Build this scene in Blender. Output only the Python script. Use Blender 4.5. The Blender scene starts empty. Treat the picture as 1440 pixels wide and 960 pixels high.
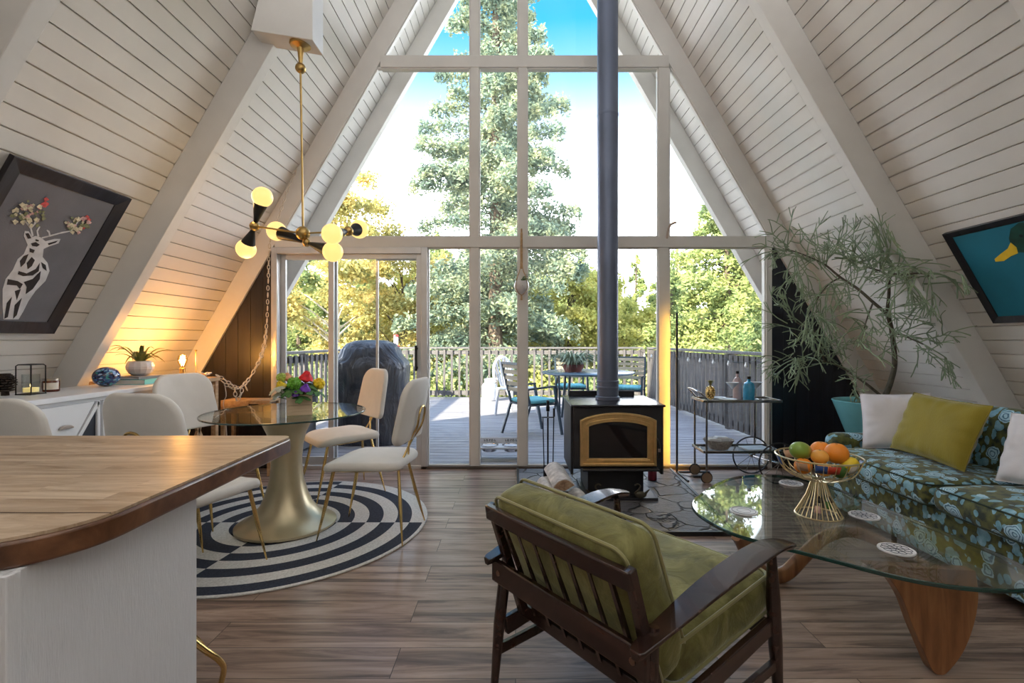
import bpy, bmesh, math, random
import numpy as np
from mathutils import Vector, Matrix, Euler

PI = math.pi
scene = bpy.context.scene
COL = scene.collection

# ------------------------------------------------------------ camera
F = 700.0
CH = 1.21
cam_d = bpy.data.cameras.new('camera')
cam_d.sensor_width = 36.0
cam_d.lens = 36.0 * F / 1440.0
cam_d.shift_x = -5.0 / 1440.0
cam_d.shift_y = -2.0 / 1440.0
cam_d.clip_start = 0.02
cam_d.clip_end = 400
cam = bpy.data.objects.new('camera', cam_d)
COL.objects.link(cam)
cam.location = (0, 0, CH)
cam.rotation_euler = (PI / 2, 0, 0)
scene.camera = cam

def at(px, py, D):
    """a point of the place seen at (px, py) at distance D ahead"""
    return Vector(((px - 725.0) / F * D, D, CH + (478.0 - py) / F * D))

# ------------------------------------------------------------ exposure
vs = scene.view_settings
scene.display_settings.display_device = 'sRGB'
vs.view_transform = 'Standard'
vs.look = 'None'
vs.use_curve_mapping = False
vs.gamma = 1.0
vs.exposure = 0.44
scene.cycles.max_bounces = 10
scene.cycles.diffuse_bounces = 5
scene.cycles.glossy_bounces = 4
scene.cycles.transparent_max_bounces = 24
scene.cycles.transmission_bounces = 6
scene.cycles.caustics_reflective = False
scene.cycles.caustics_refractive = False
scene.cycles.sample_clamp_indirect = 4.0
scene.cycles.use_denoising = True

# ------------------------------------------------------------ sky
SKY_STRENGTH = 9.5
world = bpy.data.worlds.new('sky')
scene.world = world
world.use_nodes = True
nt = world.node_tree
for n in list(nt.nodes):
    nt.nodes.remove(n)
tc = nt.nodes.new('ShaderNodeTexCoord')
sp = nt.nodes.new('ShaderNodeSeparateXYZ')
nt.links.new(tc.outputs['Generated'], sp.inputs[0])
rp = nt.nodes.new('ShaderNodeValToRGB')
cr = rp.color_ramp
cr.elements[0].position = 0.0
cr.elements[0].color = (0.60, 0.62, 0.66, 1)
cr.elements[1].position = 1.0
cr.elements[1].color = (0.20, 0.25, 0.34, 1)
for p, c in ((0.02, (0.92, 0.93, 0.95, 1)), (0.28, (0.72, 0.76, 0.84, 1)), (0.385, (0.11, 0.14, 0.19, 1)),
             (0.46, (0.043, 0.087, 0.142, 1)), (0.54, (0.007, 0.059, 0.118, 1)), (0.62, (0.009, 0.05, 0.11, 1)), (0.80, (0.14, 0.18, 0.26, 1))):
    e = cr.elements.new(p)
    e.color = c
nt.links.new(sp.outputs['Z'], rp.inputs['Fac'])
bg = nt.nodes.new('ShaderNodeBackground')
bg.inputs['Strength'].default_value = SKY_STRENGTH
wo = nt.nodes.new('ShaderNodeOutputWorld')
nt.links.new(rp.outputs['Color'], bg.inputs['Color'])
nt.links.new(bg.outputs[0], wo.inputs[0])

# ------------------------------------------------------------ sun and added fill light
def light(name, kind, loc, energy, color, rot=(0, 0, 0), size=None, size_y=None, parent=None):
    l = bpy.data.lights.new(name, kind)
    l.energy = energy
    l.color = color
    if kind == 'AREA':
        l.shape = 'RECTANGLE'
        l.size = size
        l.size_y = size_y
    if kind == 'POINT' and size:
        l.shadow_soft_size = size
    o = bpy.data.objects.new(name, l)
    COL.objects.link(o)
    o.location = loc
    o.rotation_euler = rot
    o.parent = parent
    return o

sun = light('sun', 'SUN', (0, 0, 20), 16.0, (1.0, 0.90, 0.70))
sun.data.angle = 0.02
sun.rotation_euler = Vector((0.62, 0.62, -0.41)).to_track_quat('-Z', 'Y').to_euler()
# added fill, no real fixtures: unseen panels bouncing light off the white slopes
light('rear_fill_light', 'AREA', (0.1, -1.3, 2.5), 84, (0.97, 0.98, 1.0), (PI, 0, 0), 3.0, 2.0)
light('overhead_fill_light', 'AREA', (0.1, 0.9, 3.0), 50, (0.97, 0.98, 1.0), (PI, 0, 0), 1.4, 1.0)  # second added fill, out of view above the near end of the room

# ------------------------------------------------------------ mesh helpers
def tag(o, label=None, cat=None, group=None, kind=None):
    if label: o['label'] = label
    if cat: o['category'] = cat
    if group: o['group'] = group
    if kind: o['kind'] = kind
    return o

def thing(name, label, cat, loc=(0, 0, 0), rz=0.0, group=None):
    o = bpy.data.objects.new(name, None)
    COL.objects.link(o)
    o.empty_display_size = 0.1
    o.location = loc
    o.rotation_euler = (0, 0, rz)
    return tag(o, label, cat, group)

def face_rz(fx, fy):
    return math.atan2(-fx, fy)

class G:
    def __init__(self):
        self.v = []
        self.f = []
    def add(self, vs_, fs_):
        b = len(self.v)
        self.v.extend([tuple(p) for p in vs_])
        self.f.extend([tuple(b + i for i in f) for f in fs_])
        return self
    def box(self, x0, x1, y0, y1, z0, z1):
        x0, x1 = min(x0, x1), max(x0, x1); y0, y1 = min(y0, y1), max(y0, y1); z0, z1 = min(z0, z1), max(z0, z1)
        return self.add([(x0, y0, z0), (x1, y0, z0), (x1, y1, z0), (x0, y1, z0), (x0, y0, z1), (x1, y0, z1), (x1, y1, z1), (x0, y1, z1)],
                        [(3, 2, 1, 0), (4, 5, 6, 7), (0, 1, 5, 4), (1, 2, 6, 5), (2, 3, 7, 6), (3, 0, 4, 7)])
    def obox(self, c, s, rot=None, m=None):
        M = m if m is not None else (rot.to_matrix() if rot is not None else Matrix.Identity(3))
        hx, hy, hz = s[0] / 2, s[1] / 2, s[2] / 2
        P = [Vector(c) + M @ Vector(p) for p in [(-hx, -hy, -hz), (hx, -hy, -hz), (hx, hy, -hz), (-hx, hy, -hz), (-hx, -hy, hz), (hx, -hy, hz), (hx, hy, hz), (-hx, hy, hz)]]
        return self.add(P, [(3, 2, 1, 0), (4, 5, 6, 7), (0, 1, 5, 4), (1, 2, 6, 5), (2, 3, 7, 6), (3, 0, 4, 7)])
    def beam(self, a, b, w, h, up=(0, 0, 1), w2=None, h2=None):
        """tapered bar from a to b; w across, h along the 'up' side"""
        a, b = Vector(a), Vector(b)
        d = (b - a).normalized()
        s = d.cross(Vector(up))
        if s.length < 1e-5: s = d.cross(Vector((0, 1, 0)))
        s.normalize(); u = s.cross(d).normalized()
        w2 = w if w2 is None else w2; h2 = h if h2 is None else h2
        P = []
        for p, ww, hh in ((a, w, h), (b, w2, h2)):
            P += [p - s * ww / 2 - u * hh / 2, p + s * ww / 2 - u * hh / 2, p + s * ww / 2 + u * hh / 2, p - s * ww / 2 + u * hh / 2]
        return self.add(P, [(0, 1, 2, 3), (7, 6, 5, 4), (0, 4, 5, 1), (1, 5, 6, 2), (2, 6, 7, 3), (3, 7, 4, 0)])
    def prism(self, pts, fn, lo, hi):
        n = len(pts)
        P = [fn(p, lo) for p in pts] + [fn(p, hi) for p in pts]
        fs_ = [tuple(range(n))[::-1], tuple(range(n, 2 * n))]
        fs_ += [(i, (i + 1) % n, n + (i + 1) % n, n + i) for i in range(n)]
        return self.add(P, fs_)
    def prism_y(self, pts, y0, y1):
        return self.prism(pts, lambda p, t: (p[0], t, p[1]), y0, y1)
    def prism_x(self, pts, x0, x1):
        return self.prism(pts, lambda p, t: (t, p[0], p[1]), x0, x1)
    def prism_z(self, pts, z0, z1):
        return self.prism(pts, lambda p, t: (p[0], p[1], t), z0, z1)
    def tube(self, pts, r, n=10, closed=False, cap=True, flat=1.0):
        pts = [Vector(p) for p in pts]
        m = len(pts)
        if m < 2: return self
        rs = list(r) if hasattr(r, '__len__') else [r] * m
        T = []
        for i in range(m):
            if closed: t = pts[(i + 1) % m] - pts[i - 1]
            else: t = pts[min(i + 1, m - 1)] - pts[max(i - 1, 0)]
            if t.length < 1e-9: t = Vector((0, 0, 1))
            T.append(t.normalized())
        ref = Vector((0, 0, 1)) if abs(T[0].z) < 0.9 else Vector((1, 0, 0))
        u = (ref - T[0] * ref.dot(T[0])).normalized()
        P = []
        for i in range(m):
            u = u - T[i] * u.dot(T[i])
            if u.length < 1e-6: u = T[i].orthogonal()
            u.normalize()
            w = T[i].cross(u)
            for k in range(n):
                a = 2 * PI * k / n
                P.append(pts[i] + u * (math.cos(a) * rs[i] * flat) + w * (math.sin(a) * rs[i]))
        fs_ = []
        for i in range(m if closed else m - 1):
            j = (i + 1) % m
            for k in range(n):
                l = (k + 1) % n
                fs_.append((i * n + k, i * n + l, j * n + l, j * n + k))
        if cap and not closed:
            fs_.append(tuple(range(n))[::-1]); fs_.append(tuple((m - 1) * n + k for k in range(n)))
        return self.add(P, fs_)
    def lathe(self, prof, n=32, c=(0, 0, 0), R=None, cap=True):
        P = []
        for r, z in prof:
            for k in range(n):
                a = 2 * PI * k / n
                p = Vector((r * math.cos(a), r * math.sin(a), z))
                if R is not None: p = R @ p
                P.append(p + Vector(c))
        fs_ = []
        m = len(prof)
        for i in range(m - 1):
            for k in range(n):
                l = (k + 1) % n
                fs_.append((i * n + k, i * n + l, (i + 1) * n + l, (i + 1) * n + k))
        if cap and prof[0][0] > 1e-6: fs_.append(tuple(range(n))[::-1])
        if cap and prof[-1][0] > 1e-6: fs_.append(tuple((m - 1) * n + k for k in range(n)))
        return self.add(P, fs_)
    def cyl(self, c, r, z0, z1, n=24):
        return self.lathe([(r, z0), (r, z1)], n, c)
    def ball(self, c, rx, ry=None, rz=None, n=18, m=10, R=None):
        ry = rx if ry is None else ry; rz = rx if rz is None else rz
        P, fs_ = [], []
        for i in range(m + 1):
            t = PI * i / m
            for k in range(n):
                a = 2 * PI * k / n
                p = Vector((rx * math.sin(t) * math.cos(a), ry * math.sin(t) * math.sin(a), -rz * math.cos(t)))
                if R is not None: p = R @ p
                P.append(p + Vector(c))
        for i in range(m):
            for k in range(n):
                l = (k + 1) % n
                fs_.append((i * n + k, i * n + l, (i + 1) * n + l, (i + 1) * n + k))
        return self.add(P, fs_)
    def rbox(self, c, s, r, n=10, R=None, bulge=0.0, wob=0.0, seed=0):
        """cushion-like rounded box"""
        rnd = random.Random(seed)
        ph = [rnd.uniform(0, 6) for _ in range(6)]
        idx = {}
        P, fs_ = [], []
        H = [s[0] / 2, s[1] / 2, s[2] / 2]
        r = min(r, min(H) * 0.999)
        def warp(t):   # denser near the edges
            return math.sin(t * PI / 2) * 0.6 + t * 0.4
        def vid(i, j, k):
            key = (i, j, k)
            if key in idx: return idx[key]
            q = [warp(2.0 * a / n - 1) * h for a, h in zip(key, H)]
            inn = [max(-(h - r), min(h - r, x)) for x, h in zip(q, H)]
            d = Vector(q) - Vector(inn)
            if d.length > 1e-9: d = d.normalized() * r
            p = Vector(inn) + d
            bx = max(0, 1 - (p.x / H[0]) ** 2); by = max(0, 1 - (p.y / H[1]) ** 2); bz = max(0, 1 - (p.z / H[2]) ** 2)
            p.z += (p.z / H[2]) * bulge * (bx * by) ** 0.5
            p.x += (p.x / H[0]) * bulge * 0.4 * (by * bz) ** 0.5
            p.y += (p.y / H[1]) * bulge * 0.4 * (bx * bz) ** 0.5
            if wob:
                p += Vector((math.sin(p.y * 23 + ph[0]) + math.sin(p.z * 31 + ph[1]), math.sin(p.x * 21 + ph[2]) + math.sin(p.z * 27 + ph[3]),
                             math.sin(p.x * 19 + ph[4]) + math.sin(p.y * 17 + ph[5]))) * wob * 0.5
            if R is not None: p = R @ p
            idx[key] = len(P)
            P.append(p + Vector(c))
            return idx[key]
        for a in range(n):
            for b in range(n):
                fs_.append((vid(a, b, 0), vid(a, b + 1, 0), vid(a + 1, b + 1, 0), vid(a + 1, b, 0)))
                fs_.append((vid(a, b, n), vid(a + 1, b, n), vid(a + 1, b + 1, n), vid(a, b + 1, n)))
                fs_.append((vid(a, 0, b), vid(a + 1, 0, b), vid(a + 1, 0, b + 1), vid(a, 0, b + 1)))
                fs_.append((vid(a, n, b), vid(a, n, b + 1), vid(a + 1, n, b + 1), vid(a + 1, n, b)))
                fs_.append((vid(0, a, b), vid(0, a, b + 1), vid(0, a + 1, b + 1), vid(0, a + 1, b)))
                fs_.append((vid(n, a, b), vid(n, a + 1, b), vid(n, a + 1, b + 1), vid(n, a, b + 1)))
        return self.add(P, fs_)
    def pillow(self, c, w, h, t, R=None, n=22, seed=0):
        rnd = random.Random(seed)
        ph = [rnd.uniform(0, 6) for _ in range(4)]
        for sgn in (1, -1):
            P, fs_ = [], []
            for i in range(n + 1):
                for j in range(n + 1):
                    u, v = 2 * i / n - 1, 2 * j / n - 1
                    e = max(0, (1 - u ** 4) * (1 - v ** 4)) ** 0.55
                    pin = 1 - 0.055 * (1 - v * v) * abs(u) ** 3
                    pin2 = 1 - 0.055 * (1 - u * u) * abs(v) ** 3
                    z = sgn * t / 2 * e * (1 + 0.05 * math.sin(6 * u + ph[0]) * math.sin(5 * v + ph[1]))
                    rr = max(abs(u), abs(v))
                    z += sgn * 0.010 * math.sin(14 * math.atan2(v, u) + ph[2]) * e * rr ** 3
                    p = Vector((u * w / 2 * pin, v * h / 2 * pin2, z))
                    if R is not None: p = R @ p
                    P.append(p + Vector(c))
            for i in range(n):
                for j in range(n):
                    q = (i * (n + 1) + j, (i + 1) * (n + 1) + j, (i + 1) * (n + 1) + j + 1, i * (n + 1) + j + 1)
                    fs_.append(q if sgn > 0 else q[::-1])
            self.add(P, fs_)
        return self
    def build(self, name, mat, parent=None, smooth=True, bevel=0.0, angle=40, seg=2, label=None, weld=False):
        me = bpy.data.meshes.new(name)
        me.from_pydata(self.v, [], self.f)
        bm = bmesh.new(); bm.from_mesh(me)
        if weld or len(self.v) < 60000:
            bmesh.ops.remove_doubles(bm, verts=bm.verts, dist=1e-6)
            bmesh.ops.recalc_face_normals(bm, faces=bm.faces)
        bm.to_mesh(me); bm.free()
        if smooth:
            me.shade_smooth()
            me.set_sharp_from_angle(angle=math.radians(angle))
        me.materials.append(mat)
        o = bpy.data.objects.new(name, me)
        COL.objects.link(o)
        o.parent = parent
        if bevel > 0:
            md = o.modifiers.new('bevel', 'BEVEL')
            md.width = bevel; md.segments = seg; md.limit_method = 'ANGLE'; md.angle_limit = math.radians(50)
        if label: o['label'] = label
        return o

def copy_tree(o, parent=None):
    c = o.copy()
    COL.objects.link(c)
    c.parent = parent
    for ch in [x for x in bpy.data.objects if x.parent is o]:
        copy_tree(ch, c)
    return c

def rrect(w, h, r, n=8, cx=0, cy=0):
    pts = []
    for sx, sy, a0 in ((1, 1, 0), (-1, 1, 90), (-1, -1, 180), (1, -1, 270)):
        for k in range(n + 1):
            a = math.radians(a0 + 90 * k / n)
            pts.append((cx + sx * (w / 2 - r) + r * math.cos(a), cy + sy * (h / 2 - r) + r * math.sin(a)))
    return pts

def smooth_path(pts, k=6, closed=False):
    """catmull-rom through pts"""
    P = [Vector(p) for p in pts]
    out = []
    n = len(P)
    rng = range(n) if closed else range(n - 1)
    for i in rng:
        p0 = P[(i - 1) % n] if closed else P[max(i - 1, 0)]
        p1 = P[i]; p2 = P[(i + 1) % n]
        p3 = P[(i + 2) % n] if closed else P[min(i + 2, n - 1)]
        for j in range(k):
            t = j / k
            out.append(0.5 * ((2 * p1) + (p2 - p0) * t + (2 * p0 - 5 * p1 + 4 * p2 - p3) * t * t + (3 * p1 - p0 - 3 * p2 + p3) * t ** 3))
    if not closed: out.append(P[-1])
    return out

# ------------------------------------------------------------ materials
MATS = {}
def new_mat(name):
    m = bpy.data.materials.new(name)
    m.use_nodes = True
    nt = m.node_tree
    b = nt.nodes['Principled BSDF']
    return m, nt, b

def nd(nt, kind, **kw):
    n = nt.nodes.new(kind)
    for k, v in kw.items():
        if k.startswith('i_'): n.inputs[k[2:].replace('_', ' ')].default_value = v
        else: setattr(n, k, v)
    return n

def coords(nt, scale=(1, 1, 1), rot=(0, 0, 0), space='Object'):
    t = nd(nt, 'ShaderNodeTexCoord')
    mp = nd(nt, 'ShaderNodeMapping')
    mp.inputs['Scale'].default_value = scale
    mp.inputs['Rotation'].default_value = rot
    nt.links.new(t.outputs[space], mp.inputs[0])
    return mp.outputs[0]

def ramp(nt, src, stops):
    r = nd(nt, 'ShaderNodeValToRGB')
    el = r.color_ramp.elements
    while len(el) < len(stops): el.new(0.5)
    for e, (p, c) in zip(el, stops):
        e.position = p
        e.color = (c[0], c[1], c[2], 1)
    nt.links.new(src, r.inputs['Fac'])
    return r.outputs['Color']

def bump(nt, b, src, strength=0.2, dist=0.01):
    bn = nd(nt, 'ShaderNodeBump')
    bn.inputs['Strength'].default_value = strength
    bn.inputs['Distance'].default_value = dist
    nt.links.new(src, bn.inputs['Height'])
    nt.links.new(bn.outputs[0], b.inputs['Normal'])

def mat(name, col, rough=0.5, metal=0.0, var=0.12, vscale=8.0, bmp=0.0, bscale=60.0, sheen=0.0, spec=0.5, emit=None, estr=0.0, coat=0.0, stretch=(1, 1, 1)):
    if name in MATS: return MATS[name]
    m, nt, b = new_mat(name)
    b.inputs['Roughness'].default_value = rough
    b.inputs['Metallic'].default_value = metal
    b.inputs['Specular IOR Level'].default_value = spec
    b.inputs['Coat Weight'].default_value = coat
    if sheen:
        b.inputs['Sheen Weight'].default_value = sheen
        b.inputs['Sheen Roughness'].default_value = 0.4
    cv = coords(nt, stretch)
    n = nd(nt, 'ShaderNodeTexNoise', i_Scale=vscale, i_Detail=4.0)
    nt.links.new(cv, n.inputs['Vector'])
    lo = tuple(c * (1 - var) for c in col); hi = tuple(min(1, c * (1 + var)) for c in col)
    nt.links.new(ramp(nt, n.outputs['Fac'], [(0.3, lo), (0.7, hi)]), b.inputs['Base Color'])
    if bmp:
        n2 = nd(nt, 'ShaderNodeTexNoise', i_Scale=bscale, i_Detail=3.0)
        nt.links.new(cv, n2.inputs['Vector'])
        bump(nt, b, n2.outputs['Fac'], bmp, 0.004)
    if emit:
        b.inputs['Emission Color'].default_value = (*emit, 1)
        b.inputs['Emission Strength'].default_value = estr
    MATS[name] = m
    return m

def wood(name, dark, mid, light_, axis=0, scale=1.0, rough=0.4, bmp=0.12, coat=0.0, space='Object'):
    if name in MATS: return MATS[name]
    m, nt, b = new_mat(name)
    sc = [14 * scale, 14 * scale, 14 * scale]
    sc[axis] = 1.1 * scale
    v = coords(nt, tuple(sc), space=space)
    n = nd(nt, 'ShaderNodeTexNoise', i_Scale=1.6, i_Detail=8.0, i_Roughness=0.62, i_Distortion=0.6)
    nt.links.new(v, n.inputs['Vector'])
    nt.links.new(ramp(nt, n.outputs['Fac'], [(0.30, dark), (0.5, mid), (0.70, light_)]), b.inputs['Base Color'])
    b.inputs['Roughness'].default_value = rough
    b.inputs['Coat Weight'].default_value = coat
    bump(nt, b, n.outputs['Fac'], bmp, 0.003)
    MATS[name] = m
    return m

def glass(name, tint=(1, 1, 1), ior=1.5, rough=0.0, refl=1.0, haze=0.0):
    """thin clear pane: lets light straight through, reflects by Fresnel"""
    if name in MATS: return MATS[name]
    m = bpy.data.materials.new(name)
    m.use_nodes = True
    nt = m.node_tree
    for n in list(nt.nodes): nt.nodes.remove(n)
    fr = nd(nt, 'ShaderNodeFresnel')
    ge = nd(nt, 'ShaderNodeNewGeometry')      # same index on the way in and on the way out of the sheet
    mr = nd(nt, 'ShaderNodeMapRange'); mr.inputs['To Min'].default_value = ior; mr.inputs['To Max'].default_value = 1.0 / ior
    nt.links.new(ge.outputs['Backfacing'], mr.inputs['Value']); nt.links.new(mr.outputs[0], fr.inputs['IOR'])
    mu = nd(nt, 'ShaderNodeMath', operation='MULTIPLY'); mu.inputs[1].default_value = refl
    nt.links.new(fr.outputs[0], mu.inputs[0])
    tr = nd(nt, 'ShaderNodeBsdfTransparent'); tr.inputs[0].default_value = (*tint, 1)
    gl = nd(nt, 'ShaderNodeBsdfGlossy'); gl.inputs['Roughness'].default_value = rough
    mx = nd(nt, 'ShaderNodeMixShader')
    nt.links.new(mu.outputs[0], mx.inputs[0]); nt.links.new(tr.outputs[0], mx.inputs[1]); nt.links.new(gl.outputs[0], mx.inputs[2])
    out = nd(nt, 'ShaderNodeOutputMaterial')
    last = mx.outputs[0]
    if haze > 0:
        df = nd(nt, 'ShaderNodeBsdfDiffuse'); df.inputs[0].default_value = (0.9, 0.9, 0.9, 1)
        m2 = nd(nt, 'ShaderNodeMixShader'); m2.inputs[0].default_value = haze
        nt.links.new(last, m2.inputs[1]); nt.links.new(df.outputs[0], m2.inputs[2]); last = m2.outputs[0]
    nt.links.new(last, out.inputs[0])
    MATS[name] = m
    return m

white_paint = mat('white_paint', (0.74, 0.715, 0.68), 0.45, var=0.04, vscale=3, bmp=0.08, bscale=40)
board_paint = mat('board_paint', (0.72, 0.695, 0.655), 0.5, var=0.05, vscale=2.5, bmp=0.10, bscale=30)
rafter_paint = mat('rafter_paint', (0.70, 0.68, 0.65), 0.45, var=0.05, vscale=4, bmp=0.12, bscale=35)
frame_paint = mat('frame_paint', (0.66, 0.64, 0.61), 0.4, var=0.04, vscale=5)
aluminium = mat('aluminium', (0.62, 0.62, 0.63), 0.35, 0.6, var=0.05)
brass = mat('brass', (0.78, 0.55, 0.22), 0.22, 1.0, var=0.1, vscale=12)
aged_brass = mat('aged_brass', (0.50, 0.33, 0.12), 0.30, 1.0, var=0.15, vscale=14)
black_metal = mat('black_metal', (0.018, 0.018, 0.02), 0.42, 0.3, var=0.2)
cast_iron = mat('cast_iron', (0.022, 0.022, 0.026), 0.48, 0.2, var=0.25, bmp=0.15, bscale=150)
chrome = mat('chrome', (0.62, 0.62, 0.64), 0.18, 1.0, var=0.05)
pane_glass = glass('pane_glass', (0.985, 0.99, 0.99), 1.40, 0.0, 0.8)
clear_glass = glass('clear_glass', (0.95, 0.97, 0.97), 1.45)
table_glass = glass('table_glass', (0.92, 0.965, 0.95), 1.55, 0.0, 1.0)
velvet_white = mat('velvet_white', (0.71, 0.68, 0.63), 0.8, var=0.06, vscale=6, bmp=0.25, bscale=420, sheen=0.35)
# ============================================================ THE HOUSE
SL = math.sqrt(3.0)
XL, XR = -3.682, 3.848           # where the two roof slopes meet the floor
XC = (XL + XR) / 2
ZA = (XR - XL) / 2 * SL
Y0, Y1 = -3.2, 5.62
WY = 4.72                        # plane of the glazed gable

def struct(name, g, m, **kw):
    o = g.build(name, m, **kw)
    o['kind'] = 'structure'
    return o

# floor: laid boards
def floor_material():
    m, nt, b = new_mat('oak_laminate')
    v = coords(nt, (1, 1, 1))
    br = nd(nt, 'ShaderNodeTexBrick', offset=0.37, offset_frequency=2, squash=1.0)
    for k, val in (('Scale', 1.0), ('Mortar Size', 0.0016), ('Mortar Smooth', 0.0), ('Bias', 0.0), ('Brick Width', 1.22), ('Row Height', 0.178)):
        br.inputs[k].default_value = val
    br.inputs['Color1'].default_value = (0, 0, 0, 1); br.inputs['Color2'].default_value = (1, 1, 1, 1); br.inputs['Mortar'].default_value = (0.5, 0.5, 0.5, 1)
    nt.links.new(v, br.inputs['Vector'])
    v2 = nd(nt, 'ShaderNodeMapping'); v2.inputs['Scale'].default_value = (0.9, 11, 1)
    nt.links.new(v, v2.inputs[0])
    off = nd(nt, 'ShaderNodeVectorMath', operation='MULTIPLY_ADD')
    off.inputs[1].default_value = (37, 13, 5)
    nt.links.new(br.outputs['Color'], off.inputs[0]); nt.links.new(v2.outputs[0], off.inputs[2])
    n = nd(nt, 'ShaderNodeTexNoise', i_Scale=1.5, i_Detail=9.0, i_Roughness=0.66, i_Distortion=0.7)
    nt.links.new(off.outputs[0], n.inputs['Vector'])
    c1 = ramp(nt, n.outputs['Fac'], [(0.28, (0.045, 0.030, 0.026)), (0.40, (0.165, 0.108, 0.084)), (0.52, (0.345, 0.240, 0.185)), (0.72, (0.53, 0.395, 0.315))])
    mx = nd(nt, 'ShaderNodeMixRGB', blend_type='MULTIPLY'); mx.inputs[0].default_value = 0.55
    c2 = ramp(nt, br.outputs['Color'], [(0.0, (0.52, 0.52, 0.56)), (0.5, (0.86, 0.84, 0.84)), (1.0, (1.0, 0.98, 0.95))])
    nt.links.new(c1, mx.inputs[1]); nt.links.new(c2, mx.inputs[2])
    mo = nd(nt, 'ShaderNodeMixRGB'); mo.inputs[2].default_value = (0.05, 0.032, 0.022, 1)
    nt.links.new(br.outputs['Fac'], mo.inputs[0]); nt.links.new(mx.outputs[0], mo.inputs[1])
    nt.links.new(mo.outputs[0], b.inputs['Base Color'])
    b.inputs['Roughness'].default_value = 0.30
    rr = ramp(nt, n.outputs['Fac'], [(0.3, (0.42,) * 3), (0.7, (0.27,) * 3)])
    nt.links.new(rr, b.inputs['Roughness'])
    bump(nt, b, n.outputs['Fac'], 0.12, 0.002)
    return m
g = G().box(XL, XR, Y0, WY + 0.03, -0.12, 0.0)
struct('floor', g, floor_material(), smooth=False)

# sloping boarded planes, each board with a real groove beside it
def slope(side, y0, y1, name):
    x0 = XL if side < 0 else XR
    d = Vector((0.5 * -side, 0, SL / 2))             # up the slope
    nrm = Vector((SL / 2 * -side, 0, -0.5))           # into the room
    L = (XR - XL)
    prof = []
    pitch, gr, dep = 0.1055, 0.0080, 0.015
    t = 0.02
    prof.append((0.0, 0.0))
    while t < L - 0.1:
        prof += [(t, 0.0), (t, -dep), (t + gr, -dep), (t + gr, 0.0)]
        t += pitch
    prof.append((L, 0.0))
    outer = [(L, -0.10), (0.0, -0.10)]
    g = G()
    n = len(prof)
    base = Vector((x0, 0, 0))
    P = []
    for y in (y0, y1):
        for (a, h) in prof + outer:
            q = base + d * a + nrm * h
            P.append((q.x, y, q.z))
    m = n + 2
    fs = [(i, (i + 1) % m, m + (i + 1) % m, m + i) for i in range(m)]
    fs += [tuple(range(m)), tuple(range(m, 2 * m))[::-1]]
    g.add(P, fs)
    return struct(name, g, board_paint, smooth=False)
slope(-1, Y0, Y1, 'wall_left')
slope(1, Y0, Y1, 'wall_right')
# rear gable behind the camera
g = G().prism_y([(XL, 0), (XR, 0), (XC, ZA)], Y0 - 0.12, Y0)
struct('wall_back', g, white_paint, smooth=False)
g = G()
for (a, b_, c, d_) in ((-1.8, 2.4, 0.55, 0.63), (-1.8, 2.4, 3.22, 3.30), (-1.8, -1.72, 0.55, 3.3), (2.32, 2.4, 0.55, 3.3), (0.26, 0.34, 0.55, 3.3)):
    g.box(a, b_, Y0, Y0 + 0.06, c, d_)
struct('window_13', g, frame_paint, bevel=0.004)

# rafters
RD = 0.175
def rafter(side, y0, name, th=0.09, mt=None):
    k = RD / (SL / 2)          # horizontal run of the depth
    if side < 0: pts = [(XL, 0), (XL + k, 0), (XC, ZA - 2 * RD), (XC, ZA)]
    else: pts = [(XR, 0), (XC, ZA), (XC, ZA - 2 * RD), (XR - k, 0)]
    return struct(name, G().prism_y(pts, y0, y0 + th), mt or rafter_paint, bevel=0.004, smooth=False)
n = 1
for y in (5.40, 4.675, 3.357, 2.04, 0.72, -0.6, -1.92):
    for s in (-1, 1):
        rafter(s, y, 'trim_%d' % n)
        n += 1

# glazed gable: mullions, transoms
def inside(z, extra=0.0):      # half width under the rafters at height z
    return (ZA - 2 * RD - z) / SL + extra
GZ = [(0.0, 2.08), (2.18, 3.77), (3.88, 6.1)]
MX = [(-0.426, -0.343), (0.026, 0.108), (1.345, 1.445)]
y0, y1 = 4.675, 4.765
for i, (a, b_) in enumerate(MX):
    top = ZA - 2 * RD - SL * max(abs(a - XC), abs(b_ - XC)) + 0.02
    if i == 2: top = 3.83
    struct('trim_%d' % n, G().box(a, b_, y0, y1, 0.0, top), frame_paint, bevel=0.004); n += 1
struct('trim_%d' % n, G().box(XC - inside(2.18, 0.04), XC + inside(2.18, 0.04), y0 - 0.01, y1, 2.08, 2.18), frame_paint, bevel=0.004); n += 1
struct('trim_%d' % n, G().box(XC - inside(3.88, 0.03), XC + inside(3.88, 0.03), y0 - 0.01, y1, 3.77, 3.88), frame_paint, bevel=0.004); n += 1
struct('trim_%d' % n, G().box(2.355, 2.41, y0, y1, 0.0, 2.08), frame_paint, bevel=0.004); n += 1
struct('trim_%d' % n, G().box(-0.90, 2.36, y0 - 0.015, y1 + 0.02, 0.0, 0.028), mat('dark_sill', (0.09, 0.075, 0.065), 0.4), bevel=0.003); n += 1

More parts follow.
